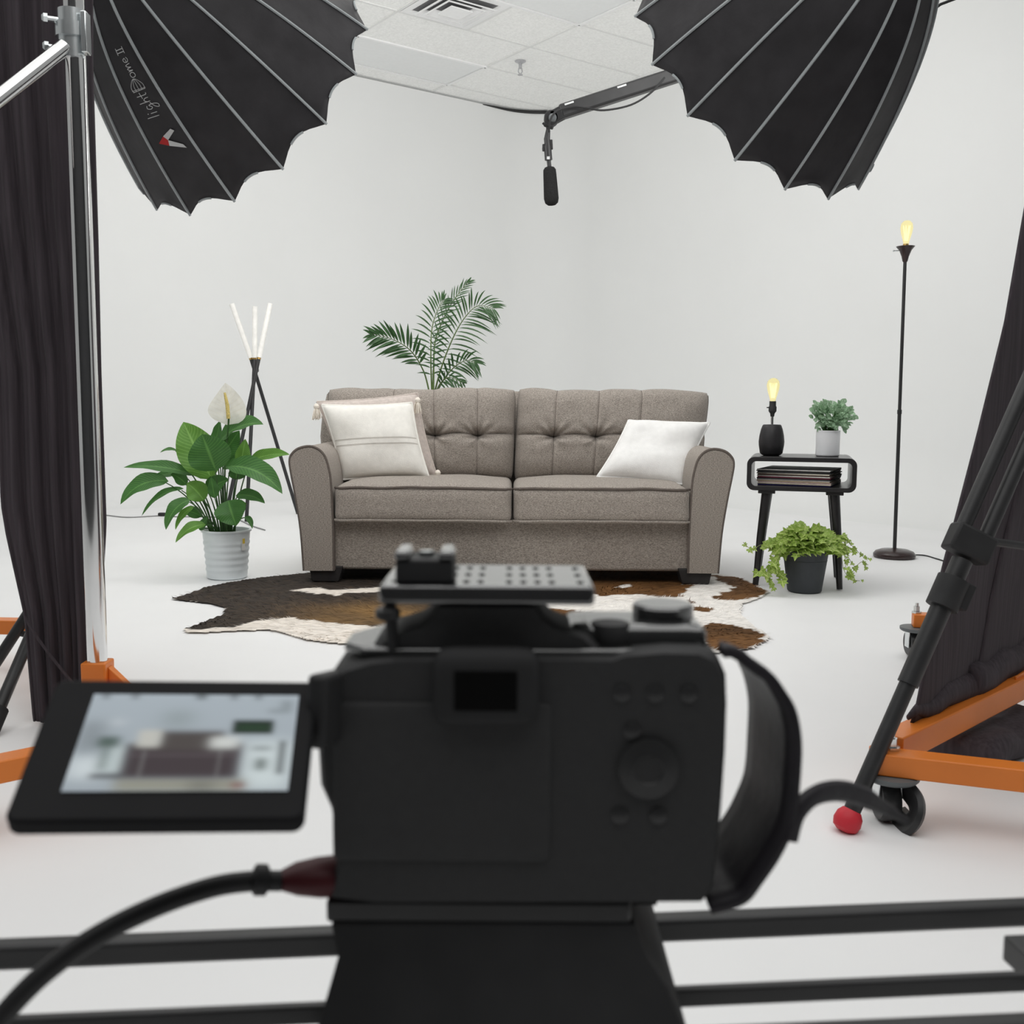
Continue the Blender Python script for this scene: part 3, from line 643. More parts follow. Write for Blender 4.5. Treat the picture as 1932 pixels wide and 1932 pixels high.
def hidecol(x, y):
    wx = x+.035*noise.noise((x*14, y*14, 1))+.015*noise.noise((x*40, y*40, 7)); wy = y+.035*noise.noise((x*14, y*14, 5))+.015*noise.noise((x*40, y*40, 3))
    g = noise.noise((x*5, y*5, 9)); g2 = noise.noise((x*30, y*60, 2))
    white = (.80, .74, .67) if x < -.2 else (.82, .79, .75)
    if inpoly(wx, wy, streak): return white
    if inpoly(wx, wy, dark):
        gold = math.exp(-(((x+.50)/.27)**2+((y-3.72)/.22)**2))*(.75+.5*g)
        k = max(0, min(1, gold+.12*g2)); b = (.045+.02*g2, .036+.016*g2, .030+.012*g2)
        return tuple(max(.008, b[i]+((.30, .17, .06)[i]-b[i])*k) for i in range(3))
    for B in browns:
        if inpoly(wx, wy, B):
            if any(inpoly(wx, wy, q) for q in spots): return white
            s = max(.25, .8+.5*g+.35*g2); return (.17*s, .08*s, .028*s)
    return white
mb = MB(); xs = [p[0] for p in rug]; ys = [p[1] for p in rug]; x0, y0, st = min(xs), min(ys), .0125
nx, ny = int((max(xs)-x0)/st)+2, int((max(ys)-y0)/st)+2; ids = {}
def rv(i, j):
    if (i, j) not in ids:
        x, y = x0+i*st, y0+j*st; o = mb.add([(x, y, .006+.0015*noise.noise((x*20, y*20, 0)))], []); ids[i, j] = o; mb.col[o] = hidecol(x, y)
    return ids[i, j]
for i in range(nx):
    for j in range(ny):
        if inpoly(x0+(i+.5)*st, y0+(j+.5)*st, rug): mb.f.append((rv(i, j), rv(i+1, j), rv(i+1, j+1), rv(i, j+1))); mb.mi.append(0)
cells = list(ids.keys()); rr = random.Random(3)
for _ in range(15000):
    i, j = rr.choice(cells); x, y = x0+(i+rr.random()-.5)*st, y0+(j+rr.random()-.5)*st
    if not inpoly(x, y, rug): continue
    a = .7*noise.noise((x*2.2, y*2.2, 4))*pi+(pi if x < 0 else 0)+rr.uniform(-.5, .5); L_ = rr.uniform(.014, .034); w = rr.uniform(.0012, .0028)
    o = mb.add([(x-sin(a)*w, y+cos(a)*w, .005), (x+sin(a)*w, y-cos(a)*w, .005), (x+cos(a)*L_, y+sin(a)*L_, .008+rr.uniform(.0, .008))], [(0, 1, 2)])
    c = hidecol(x, y); s = rr.uniform(.55, 1.5) if sum(c) < 1.2 else rr.uniform(.93, 1.05)
    for k in range(3): mb.col[o+k] = tuple(q*s for q in c)
o = mb.build('cowhide_rug', M['hide'], None, smooth=0, fixn=False)
tag(o, 'cowhide rug in dark brown, gold and white patches under the sofa', 'rug')
# ------------------------------------------------------------------ plants
def leaf(m, base, tip, width, nrm, sag=(0, 0, 0), fold=.25, n=10, nv=6, pw=.75, wave=.0, curl=0.0):
    base, tip, nrm = Vector(base), Vector(tip), Vector(nrm).normalized()
    sp = bez(base, (base+tip)/2+Vector(sag), tip, n)
    def f(u, v):
        i = min(n-1, int(u*n)); t = u*n-i; p = sp[i].lerp(sp[i+1], t)
        d = (sp[min(n, i+1)]-sp[max(0, i-(1 if t < .01 else 0))]).normalized(); s = d.cross(nrm)
        if s.length < 1e-4: s = Vector((1, 0, 0))
        s.normalize(); nn = s.cross(d)
        w = width/2*(sin(pi*min(1, max(0, u))**pw))**.85 if 0 < u < 1 else 0
        q = 2*v-1; return p+s*(w*q)+nn*(fold*w*abs(q)+wave*w*sin(u*14+q*2)*abs(q)-curl*w*q*q)
    m.grid(f, n, nv, uv=True); return m
def pot(T, c, r0, r1, h, m, rim=.006, ribs=0, seg=48):
    pr = [(r0*.9, 0), (r0, .006)]
    N_ = 30
    for i in range(1, N_+1):
        t = i/N_; r = r0+(r1-r0)*t
        if ribs and .12 < t < .82: r += .0022*sin(t*ribs*2*pi)
        pr.append((r, .006+(h-.012)*t))
    pr += [(r1+rim, h-.008), (r1+rim, h), (r1-.004, h), (r1-.008, h-.012), (r1-.012, h-.05), (.004, h-.05)]
    o = MB().lathe(pr, c, seg=seg).build('pot', m, T, smooth=50)
    MB().lathe([(r1-.01, h-.03), (r1-.03, h-.018), (.002, h-.015)], c, seg=seg).build('soil', M['soil'], T)
    return o
# peace lily
LY = 4.55
pb_ = fl(416, 1099); pb_ = Vector((pb_.x-.005, LY, 0))
T = thing('peace_lily', 'peace lily with one white flower in a pale ribbed pot left of the sofa', 'potted plant', pb_)
hz = at(416, 1003, LY-.09).z
pt = pot(T, pb_, .088, .104, hz, M['enamelpot'], ribs=7)
st_ = MB(); a0 = -.62
def cyl(a, z, r): return pb_+Vector((sin(a)*r, -cos(a)*r, z))
for (aa, bb, z0, z1, mi) in ((.93, 1.12, hz*.60, hz*.86, 0), (.97, 1.10, hz*.74, hz*.84, 1)):
    st_.m = mi; st_.grid(lambda u, v: cyl(aa+(bb-aa)*u, z0+(z1-z0)*v, .1055+.001*mi), 6, 2)
st_.build('label_sticker', [M['sticker'], M['yellow']], pt, smooth=180)
def LP(px, py, dy=0): return at(px, py, LY+dy)
lilies = [  # leaf base, tip, width px, depth of base/tip, normal, sag, fold
 ((400, 905), (346, 796), 62, -.02, .02, (.25, -1, .25), (-.02, 0, .03), .2), ((407, 888), (381, 819), 64, -.10, -.14, (.15, -1, .3), (0, -.02, .02), .3),
 ((414, 832), (497, 801), 40, .02, -.04, (.1, -.6, .8), (.0, 0, .06), .3), ((405, 842), (416, 792), 22, .06, .06, (-.6, -1, .1), (0, 0, 0), .2),
 ((468, 872), (547, 858), 24, .0, -.06, (0, -.8, .7), (0, 0, .03), .3), ((428, 880), (533, 932), 40, -.08, -.16, (.2, -.8, .7), (.03, 0, .07), .35),
 ((370, 897), (233, 882), 24, -.02, -.06, (0, -.7, .8), (0, 0, .04), .3), ((318, 908), (227, 952), 30, -.05, -.12, (-.2, -.9, .5), (-.03, 0, .07), .3),
 ((347, 922), (267, 974), 15, -.04, -.10, (-.2, -.6, .7), (-.02, 0, .06), .3), ((358, 943), (313, 1000), 26, -.09, -.17, (-.4, -.9, .3), (-.03, 0, .04), .25),
 ((366, 955), (331, 1000), 14, -.08, -.14, (-.4, -.9, .3), (-.02, 0, .02), .25), ((388, 990), (331, 1024), 20, -.09, -.17, (-.2, -.8, .6), (-.01, 0, .04), .3),
 ((431, 944), (446, 992), 48, -.11, -.15, (.1, -1, .1), (.0, -.02, .0), .25), ((453, 882), (463, 828), 24, -.03, -.02, (.6, -.9, .1), (0, 0, 0), .2),
 ((462, 975), (476, 998), 10, -.06, -.10, (.3, -.7, .6), (.01, 0, .02), .3), ((333, 850), (302, 854), 7, .03, .0, (0, -.7, .7), (0, 0, .02), .3),
 ((385, 945), (352, 912), 34, -.06, -.06, (.2, -1, .3), (0, 0, .02), .25), ((445, 905), (448, 880), 26, .05, .05, (.5, -1, .3), (0, 0, 0), .2),
 ((352, 915), (322, 895), 20, -.02, -.05, (0, -.9, .5), (0, 0, .02), .3), ((440, 960), (466, 952), 12, .0, -.03, (0, -.7, .7), (0, 0, .02), .3),
 ((405, 940), (398, 900), 18, -.1, -.1, (.7, -1, .1), (0, 0, 0), .2), ((420, 885), (488, 868), 26, .05, .02, (0, -.7, .8), (0, 0, .03), .3), ((445, 935), (500, 950), 22, -.04, -.12, (.2, -.8, .6), (.01, 0, .03), .3), ((350, 895), (285, 905), 20, .03, .02, (0, -.7, .8), (0, 0, .03), .3), ((412, 870), (452, 812), 34, .05, .08, (.3, -1, .2), (0, 0, 0), .25), ((390, 930), (432, 905), 30, -.02, -.05, (.2, -.9, .5), (0, 0, .02), .3), ((380, 975), (342, 965), 18, .02, .0, (-.2, -.9, .4), (0, 0, .02), .25), ((376, 1000), (392, 975), 14, -.06, -.08, (-.3, -1, .1), (0, 0, 0), .2)]
for li, (b, tp, w, d0, d1, nr, sg, fo) in enumerate(lilies):
    m = MB(); bp, tpp = LP(*b, d0), LP(*tp, d1); leaf(m, bp, tpp, 1.22*w*LY/1932, nr, sg, fo, 14, 6, wave=.09)
    lo = m.build('leaf', M['lilylight' if li in (0, 4, 10, 11, 13, 16, 19) else 'lily'], T, smooth=180, fixn=False)
    s0 = Vector((pb_.x+max(-.06, min(.06, (bp.x-pb_.x)*.35)), LY+max(-.05, min(.05, d0*.5)), hz-.02))
    MB().tube(bez(s0, s0.lerp(bp, .55)+Vector((-(bp.x-s0.x)*.25, 0, .03)), bp.lerp(tpp, .06), 10), [.0042-.0002*i for i in range(11)], 7).build('petiole', M['lilystem'], lo)
fb, ft = LP(430, 798, -.03), LP(425, 722, -.02)
m = MB(); leaf(m, LP(428, 802, 0), ft, 72*LY/1932, (.05, -1, .35), (.012, .03, 0), .35, 14, 8, pw=.62, curl=.1)
fw = m.build('flower', M['spathe'], T, smooth=180, fixn=False)
MB().tube([LP(431, 790, -.045), LP(429, 765, -.045), LP(424, 741, -.04)], [.0085, .0085, .005], 12).build('spadix', M['spadix'], fw)
MB().tube(spline([Vector((pb_.x+.01, LY, hz-.02)), LP(424, 900, -.02), LP(431, 800, -.03), LP(431, 788, -.044)], 6), .004, 8).build('flower_stem', M['lilystem'], T)
# palm behind the sofa
PY = 5.75
T = thing('potted_palm', 'green parlour palm standing behind the sofa back', 'potted plant', (at(815, 735, PY).x, PY, 0))
pc = Vector((at(815, 735, PY).x, PY, 0)); pot(T, pc, .12, .15, .26, M['greypot'])
def PP(px, py, dy=0): return at(px, py, PY+dy)
def frond(path, nleaf, Lpx, s0, droop, fan, wpx=6.0, tipf=.35, sidez=1.0, both=1.0):
    sp = spline(path, 10); n = len(sp)
    root = MB().tube([pc+Vector((0, 0, .25)), pc.lerp(sp[0], .6)+Vector((0, 0, .1)), sp[0]]+sp[1:], [.006, .006, .006]+[.005*(1-.8*i/n) for i in range(1, n)], 7).build('frond', M['palmstem'], T)
    m = MB()
    for i in range(nleaf):
        t = s0+(1-s0)*(i/(nleaf-1)); k = min(n-2, int(t*(n-1))); p = sp[k].lerp(sp[k+1], t*(n-1)-k); d = (sp[k+1]-sp[k]).normalized()
        vn = Vector((0, -1, .15)); s = d.cross(vn).normalized()
        for sg in (-1, 1):
            if sg < 0 and R.random() > both: continue
            q = (t-s0)/(1-s0); L_ = Lpx*PY/1932*(sin(pi*(.18+.74*q)))**.7*R.uniform(.85, 1.1)
            an = fan*(1-.55*q)+R.uniform(-.08, .08)
            dr = (d*cos(an)+s*(sg*sin(an))+Vector((0, R.uniform(-.35, .2), 0))).normalized()
            tip = p+dr*L_+Vector((0, 0, -droop*L_))
            leaf(m, p, tip, wpx*PY/1932, Vector((.2*sg, -1, .35)), Vector((0, 0, droop*L_*.55)), .25, 6, 2, pw=.8)
    m.build('leaflets', M['palm'], root, smooth=180, fixn=False); return root
frond([PP(810, 740, .0), PP(799, 700), PP(775, 662, -.05), PP(740, 640, -.1), PP(703, 632, -.14)], 17, 52, .34, .12, 1.0, 5.5)
frond([PP(815, 740), PP(813, 680), PP(815, 620, .05), PP(828, 580, .08), PP(838, 566, .1)], 20, 52, .15, .28, 1.1, 3.4)
frond([PP(820, 740), PP(834, 690, -.04), PP(856, 635, -.08), PP(878, 598, -.1), PP(902, 577, -.12), PP(930, 582, -.14)], 26, 62, .18, .34, 1.25, 3.4, both=1)
frond([PP(818, 700), PP(822, 640, .1), PP(845, 585, .12), PP(866, 553, .12), PP(884, 532, .1)], 16, 36, .2, .18, .7, 2.4)
frond([PP(824, 740), PP(838, 715, -.06), PP(858, 692, -.1), PP(880, 680, -.14), PP(896, 684, -.16)], 13, 46, .2, .36, 1.0, 4.2)
frond([PP(822, 740), PP(832, 722, -.1), PP(848, 712, -.16), PP(872, 722, -.2)], 9, 28, .3, .3, 1.0, 3.5)
# succulent-like plant on the side table, ivy on the floor
tA = at(1410, 861, 4.42); tB = at(1618, 866, 4.30); tdir = Vector((tB.x-tA.x, tB.y-tA.y, 0)); tw = tdir.length; tdir.normalize(); tn = Vector((-tdir.y, tdir.x, 0))
TZ = (tA.z+tB.z)/2; TD = .385
def tp_(s, d, z): return Vector((tA.x, tA.y, 0))+tdir*s+tn*d+Vector((0, 0, z))
c = tp_(.335, .17, TZ); sY = c.y
T = thing('small_plant', 'small leafy silver-green plant in a white cylinder pot on the side table', 'potted plant', c)
pr = (at(1585, 830, sY).x-at(1541, 830, sY).x)/2; ph = at(1562, 812, sY).z-c.z
c = Vector((at(1562, 830, sY).x, sY, TZ)); pot(T, c, pr, pr, ph, M['whitepot'], rim=0)
m = MB(); cc = Vector((c.x+.012, c.y, at(1568, 786, sY).z)); stm = MB()
for i in range(340):
    a, b = R.uniform(0, 2*pi), R.uniform(-.95, 1.0); rr_ = R.uniform(.45, 1.0)
    dr = Vector((cos(a)*math.sqrt(max(0, 1-b*b*.6)), sin(a)*math.sqrt(max(0, 1-b*b*.6)), b))
    p = cc+Vector((dr.x*.086*rr_*(1 if b > -.3 else .8), dr.y*.07*rr_, dr.z*.056*rr_+.002))
    L_ = R.uniform(.024, .036); tip = p+(dr*.6+Vector((R.uniform(-.6, .6), R.uniform(-.6, .3), R.uniform(-.3, .7)))).normalized()*L_
    leaf(m, p, tip, R.uniform(.014, .021), Vector((R.uniform(-.6, .6), -1, R.uniform(.0, .9))), Vector((0, 0, .004)), .35, 5, 4, pw=1.1)
    if i % 5 == 0: stm.tube([c+Vector((R.uniform(-.02, .02), R.uniform(-.02, .02), ph-.02)), p], .0014, 5)
m.build('foliage', M['succulent'], T, smooth=180, fixn=False); stm.build('stems', M['lilystem'], T)
ip = fl(1527, 1122); c = Vector((ip.x, ip.y+.075, 0)); IY = c.y
T = thing('potted_ivy', 'trailing bright green ivy in a charcoal pot under the side table', 'potted plant', c)
r1 = (at(1568, 1045, IY-.0).x-at(1485, 1045, IY).x)/2; hI = at(1527, 1042, IY-.08).z
pp = pot(T, c, r1*.76, r1*1.01, hI, M['greypot'], rim=.002)
MB().lathe([(r1*.93, hI*.745), (r1*.965, hI*.755), (r1*.968, hI*.765), (r1*.94, hI*.775)], c, seg=48).build('band', M['greypot'], pp)
m = MB(); vm = MB()
def ivyleaf(m, p, d, nrm, s):
    d = Vector(d).normalized(); nrm = Vector(nrm).normalized(); x = d.cross(nrm).normalized(); z = x.cross(d)
    pts = [(0, 0), (.28, -.16), (.52, .02), (.34, .26), (.50, .52), (.22, .52), (0, 1.0), (-.22, .52), (-.50, .52), (-.34, .26), (-.52, .02), (-.28, -.16)]
    o = m.add([Vector(p)+(x*a+d*b+z*(.22*abs(a)-.15*b*b))*s for a, b in pts]+[Vector(p)+(d*.3+z*-.04)*s], [])
    for i in range(12): m.f.append((o+12, o+i, o+(i+1) % 12)); m.mi.append(m.m)
    for i, (a, b) in enumerate(pts): m.uv[o+i] = (max(0, b), a*2)
    m.uv[o+12] = (.3, 0)
for i in range(300):
    a = R.uniform(0, 2*pi); q = R.random()**.6; 
    p = c+Vector((cos(a)*q*.145, sin(a)*q*.12, hI+.008+.075*(1-q*q)*R.uniform(.3, 1.1)+.012+(R.uniform(-.03, .01) if q > .72 else 0)))
    ivyleaf(m, p, (cos(a)+R.uniform(-.8, .8), sin(a)*.6-.45+R.uniform(-.5, .5), R.uniform(-.8, .25)), (R.uniform(-.5, .5), -.55+R.uniform(-.4, .3), .8), R.uniform(.034, .056))
for i in range(110):
    a = R.uniform(0, 2*pi); q = R.random()**.5
    p = c+Vector((cos(a)*q*.10, sin(a)*q*.09, hI+R.uniform(-.005, .055)*(1-.5*q)))
    ivyleaf(m, p, (cos(a)+R.uniform(-.8, .8), -.4+R.uniform(-.5, .5), R.uniform(-.7, .5)), (R.uniform(-.5, .5), -.9, R.uniform(0, .8)), R.uniform(.028, .042))
def vine(pts, n, s0, dens=1):
    sp = spline([c+Vector((0, 0, hI-.01))]+pts, 8); vm.tube(sp, .0011, 5)
    for i in range(n):
        k = int((.3+.7*i/max(1, n-1))*(len(sp)-1)); p = sp[k]+Vector((R.uniform(-.012, .012), R.uniform(-.012, .012), R.uniform(-.008, .008)))
        ivyleaf(m, p, (R.uniform(-.8, .8), -.4+R.uniform(-.4, .2), -.5+R.uniform(-.5, .4)), (R.uniform(-.4, .4), -1, R.uniform(.0, .6)), s0*R.uniform(.7, 1.15))
I = lambda px, py, dy=0: at(px, py, IY+dy)
vine([I(1480, 1022, -.07), I(1462, 1040, -.1), I(1452, 1070, -.1), I(1435, 1082, -.1)], 10, .042)
vine([I(1475, 1030, -.05), I(1462, 1062, -.12), I(1470, 1080, -.12), I(1478, 1092, -.12)], 8, .046)
vine([I(1482, 1020, -.08), I(1470, 1050, -.13), I(1452, 1092, -.12), I(1458, 1108, -.12)], 7, .036)
vine([I(1470, 1022, -.02), I(1452, 1030, -.05), I(1436, 1028, -.06), I(1418, 1036, -.08), I(1402, 1023, -.06)], 7, .026)
vine([I(1588, 1030, -.04), I(1600, 1050, -.08), I(1612, 1068, -.08), I(1626, 1060, -.06), I(1638, 1066, -.06)], 8, .022)
vine([I(1590, 1022, -.02), I(1610, 1032, -.06), I(1622, 1044, -.06), I(1640, 1056, -.06)], 7, .022)
vine([I(1585, 1040, -.08), I(1596, 1070, -.12), I(1602, 1085, -.12), I(1612, 1080, -.1)], 8, .03)
vine([I(1580, 1040, -.08), I(1592, 1075, -.1), I(1605, 1092, -.08), I(1622, 1096, -.06)], 5, .018)
vine([I(1572, 1020, .0), I(1590, 1012, .0), I(1606, 1030, -.02)], 6, .03)
m.build('foliage', M['ivy'], T, smooth=0, fixn=False); vm.build('vines', M['ivystem'], T)
# ------------------------------------------------------------------ side table with its lamp and records
T = thing('side_table', 'black lacquered side table with an open rounded shelf and splayed legs', 'side table', (tA.x, tA.y, 0))
zb = (at(1410, 924, 4.42).z+at(1616, 931, 4.30).z)/2; th_ = .019; rc = .032
def rr_outline(x0, x1, z0, z1, r, k=7):
    out = []
    for cx_, cz_, a0 in ((x1-r, z1-r, 0), (x0+r, z1-r, pi/2), (x0+r, z0+r, pi), (x1-r, z0+r, 1.5*pi)):
        out += [(cx_+r*cos(a0+pi/2*i/k), cz_+r*sin(a0+pi/2*i/k)) for i in range(k+1)]
    return out
oo = rr_outline(0, tw, zb, TZ, rc); ii = rr_outline(th_, tw-th_, zb+th_, TZ-th_, rc-th_*.6); n = len(oo)
mb = MB(); o = mb.add([tp_(x, 0, z) for x, z in oo]+[tp_(x, 0, z) for x, z in ii]+[tp_(x, TD, z) for x, z in oo]+[tp_(x, TD, z) for x, z in ii], [])
for i in range(n):
    k = (i+1) % n
    for f in ((i, k, n+k, n+i), (2*n+i, 3*n+i, 3*n+k, 2*n+k), (i, 2*n+i, 2*n+k, k), (n+i, n+k, 3*n+k, 3*n+i)): mb.f.append(f); mb.mi.append(0)
mb.build('shelf_box', M['darkwood'], T, smooth=40, bevel=.0015)
for sx, dy, spl in ((.085, .05, -.035), (tw-.085, .05, .035), (.085, TD-.05, -.035), (tw-.085, TD-.05, .035)):
    ty = -.025 if dy < .1 else .025
    lg = MB().tube([tp_(sx, dy, zb-.012), tp_(sx+spl*.55, dy+ty*.55, zb*.5), tp_(sx+spl, dy+ty, .004)], [.022, .018, .0125], 18).build('leg', M['darkwood'], T)
    MB().obox(tp_(sx, dy, zb-.007), (tdir, tn, Vector((0, 0, 1))), (.036, .036, .0068)).build('mount_plate', M['darkwood'], lg, bevel=.002)
cols = [('white', (.72, .72, .70)), ('black', (.02, .02, .02)), ('charcoal', (.05, .05, .055)), ('cream', (.66, .62, .52)), ('dark brown', (.07, .045, .035)), ('off-white', (.62, .60, .57)), ('maroon', (.13, .02, .04)), ('black-edged', (.03, .03, .03)), ('grey', (.34, .33, .32)), ('tan', (.50, .40, .28)), ('pale pink', (.60, .47, .45)), ('cream-edged', (.62, .57, .47)), ('navy blue', (.03, .025, .12))]
order = ['topmost', 'second', 'third', 'fourth', 'fifth', 'sixth', 'seventh', 'eighth', 'ninth', 'tenth', 'eleventh', 'second from the bottom', 'bottom']
nr = len(cols); z = zb+th_+.0005; hh = .0058; zs = []
for k in range(nr-1, -1, -1):
    nm, cl_ = cols[k]; mm = mat('sleeve_'+nm.replace(' ', '_').replace('-', '_'), cl_, .55, .3, var=.3, scale=70, stretch=(1, 1, 10))
    s0 = .055+R.uniform(-.004, .004); d0 = .012+R.uniform(-.004, .004); rot = -.19+R.uniform(-.02, .02); hk = hh*R.uniform(.8, 1.1)
    e1 = (tdir*cos(rot)+tn*sin(rot)); e2 = Vector((-e1.y, e1.x, 0))
    cpt = tp_(s0+.165, d0+.184, z+hk/2)
    o = MB().obox(cpt, (e1, e2, Vector((0, 0, 1))), (.155, .155, hk/2-.0003)).build('record_sleeve', mm, None, bevel=.001)
    w = order[k] if 'bottom' in order[k] or k == 0 else order[k]+' from the top'
    tag(o, f'{nm} record sleeve, {w} of the stack inside the side table', 'record', 'record sleeves in the side table'); z += hk
lp_ = tp_(.100, .14, TZ); lY = lp_.y; lp_ = Vector((at(1455, 850, lY).x, lY, TZ))
T = thing('table_lamp', 'small black egg-shaped table lamp with a bare amber bulb', 'table lamp', lp_)
zz = lambda py: at(1457, py, lY).z-TZ
sc_ = lY/1932
MB().lathe([(.032, 0), (.040, .003), (.049, .012), (.0545, zz(840)), (.0555, zz(833)), (.053, zz(822)), (.047, zz(810)), (.041, zz(803)), (.037, zz(801)), (.004, zz(800.5))], lp_, seg=40).build('base', M['ceramic'], T, smooth=60)
MB().tube([lp_+Vector((0, 0, zz(802))), lp_+Vector((0, 0, zz(783)))], .0065, 16).build('neck', M['chrome'], T)
so = MB().lathe([(.008, zz(786)), (.010, zz(780)), (.017, zz(776)), (.0175, zz(768)), (.0145, zz(766)), (.0145, zz(757)), (.012, zz(757))], lp_, seg=24).build('socket', M['black'], T)
MB().tube([lp_+Vector((-.015, 0, zz(769))), lp_+Vector((-.026, -.004, zz(769)))], .0025, 8).build('switch', M['black'], so)
def bulb(T, c, h, r, parent=None):
    b = MB().lathe([(r*.42, 0), (r*.5, h*.12), (r*.86, h*.45), (r, h*.68), (r*.88, h*.86), (r*.5, h*.97), (.001, h)], c, seg=28).build('bulb', M['bulb'], T, smooth=80)
    f = MB()
    for i in range(7):
        a, b2 = 2*pi*i/7, 2*pi*(i+.5)/7
        f.tube([c+Vector((.22*r*cos(a), .22*r*sin(a), h*.14)), c+Vector((.52*r*cos(b2), .52*r*sin(b2), h*.76)), c+Vector((.22*r*cos(a+.9), .22*r*sin(a+.9), h*.16))], .0022, 6)
    f.build('filament', M['filament'], b)
bulb(T, lp_+Vector((0, 0, zz(757))), zz(713)-zz(757), .028)
# ------------------------------------------------------------------ floor lamp
fc = Vector((fl(1687, 1052).x, fl(1687, 1052).y, 0)); fY = fc.y
T = thing('floor_lamp', 'tall slim dark floor lamp with a bare amber bulb right of the side table', 'floor lamp', fc)
top = at(1707.5, 494, fY); dr = (top-fc); 
MB().lathe([(.100, 0), (.105, .006), (.106, .020), (.095, .034), (.07, .043), (.02, .047), (.009, .052)], fc, seg=48).build('base', M['bronze'], T, smooth=60)
MB().tube([fc+Vector((0, 0, .045)), fc+dr*.5], .0095, 16).tube([fc+dr*.5, top], .0085, 16).build('pole', M['blackmetal'], T)
MB().tube([fc+dr*.493, fc+dr*.507], .0115, 16).build('joint_collar', M['blackmetal'], T)
hh_ = at(1708, 465, fY).z-top.z
fn = MB().lathe([(.008, -.004), (.013, .004), (.018, hh_*.35), (.030, hh_*.75), (.046, hh_), (.043, hh_), (.026, hh_*.75), (.012, hh_*.4)], top, dr, 36).build('funnel', M['bronze'], T, smooth=60)
MB().tube([top+Vector((-.03, 0, hh_*.72)), top+Vector((-.062, -.005, hh_*.70))], .0026, 8).lathe([(.004, 0), (.005, .003), (.004, .008)], top+Vector((-.058, -.005, hh_*.70)), (-1, 0, 0), 10).build('switch', M['zinc'], fn)
MB().tube([top+Vector((0, 0, hh_*.5)), top+Vector((0, 0, hh_+.012))], .014, 16).build('socket', M['brass'], T)
bulb(T, top+Vector((.001, 0, hh_+.012)), .118, .031)
o = MB().tube(spline([fc+Vector((.10, .02, .012)), fl(1745, 1048, .004), fl(1770, 1055, .004), fl(1800, 1062, .004), fl(1860, 1060, .004)], 6), .0035, 8).build('power_cord', M['cable'])
tag(o, 'thin dark power cord leaving the floor lamp base towards the drape', 'cord')
cp = [fl(x, y, .004) for x, y in ((150, 966), (200, 972), (240, 976), (285, 974), (306, 973), (335, 975), (380, 975), (440, 978), (475, 992), (500, 1000))]
T = thing('power_cord', 'thin grey power cord with a black switch lying behind the peace lily', 'cord', cp[4])
MB().tube(spline(cp, 6), .0042, 8).build('cable', M['greycable'], T)
MB().rbox(cp[4]+Vector((0, 0, .010)), (.028, .014, .012), .010, 8).build('switch', M['black'], T, weld=True)
# ------------------------------------------------------------------ tripod lamp with lit tubes
ZY = 7.0
kn = at(482, 690, ZY)
T = thing('tripod_lamp', 'slim three-stick floor lamp with white glowing tube tops behind the peace lily', 'floor lamp', (kn.x, ZY, 0))
for (fx, fy, jx, tx, ty, dd) in ((562, 970, 474, 437, 573, 1), (424, 985, 488, 510, 573, -1), (465, 985, 480.5, 481, 578, 0)):
    fp = fl(fx, fy); jn = at(jx, 678, ZY+.02*dd); tpv = at(tx, ty, ZY-.06*dd-.0)
    lg = MB().tube([fp+Vector((0, 0, .004)), jn], .0125, 14).build('leg', M['blackmetal'], T)
    MB().tube([jn, jn.lerp(tpv, .03)], .0135, 14).build('collar', M['brass'], lg)
    MB().tube([jn.lerp(tpv, .03), tpv], .017, 14).build('light_tube', M['tube'], T)
MB().tube([kn+Vector((-.02, 0, -.03)), kn+Vector((.02, 0, -.03))], .012, 10).build('joint', M['blackmetal'], T)
# ------------------------------------------------------------------ boom and microphone
BY = 3.75
b0, b1 = at(1052, 214, BY), at(1262, 146, BY+.02); bd_ = b1-b0
T = thing('boom_arm', 'black boom arm reaching left from behind the plain softbox', 'boom arm', b0)
p_ = MB().bar(b0+bd_*.02, b0+bd_*4.2, .045, .050, up=(0, 0, 1)).build('arm', M['blackmetal'], T, bevel=.008)
for s in (.06, .53): MB().bar(b0+bd_*s+Vector((0, -.024, .016)), b0+bd_*(s+.08)+Vector((0, -.024, .016)), .002, .006).build('reflective_strip', M['logo'], p_, smooth=0)
kj = at(1040, 224, BY)
MB().tube([kj+Vector((0, -.02, 0)), kj+Vector((0, .02, 0))], .026, 20).bar(kj, at(1066, 210, BY), .04, .044).bar(kj+Vector((0, 0, .0)), at(1034, 240, BY), .034, .036).build('knuckle', M['black'], T, bevel=.004)
MB().lathe([(.014, 0), (.014, .012), (.008, .018)], kj+Vector((.004, -.02, -.004)), (0, -1, 0), 16).build('knob', M['greyplastic'], T)
MB().tube(spline([at(1036, 250, BY-.03), at(1038, 228, BY-.045), at(1050, 210, BY-.04), at(1080, 202, BY-.03), at(1108, 204, BY-.035), at(1140, 208, BY-.03), at(1190, 198, BY-.03), at(1228, 175, BY-.03), at(1254, 146, BY-.03)], 6), .0035, 8).build('cable', M['cable'], T)
MB().tube([at(1700, 60, BY), at(1775, 8, BY), at(1812, -6, BY)], .005, 8).build('cable', M['cable'], T)
T = thing('microphone', 'shotgun microphone with a black foam windscreen hanging from the boom tip', 'microphone', at(1035, 250, BY))
mp = lambda x, y, d=0: at(x, y, BY+d)
MB().tube([mp(1034, 240), mp(1034, 252)], .007, 12).tube([mp(1030, 238), mp(1024, 232)], .004, 8).build('swivel', M['black'], T)
MB().tube([mp(1034, 246), mp(1032, 262), mp(1034, 282)], [.008, .011, .012], 12).build('connector', M['blackmetal'], T)
MB().tube([mp(1033, 276), mp(1035, 302)], .0135, 16).build('barrel', M['blackmetal'], T)
cl = MB().bar(mp(1039, 264), mp(1040, 282), .012, .014).build('clip', M['black'], T, bevel=.002)
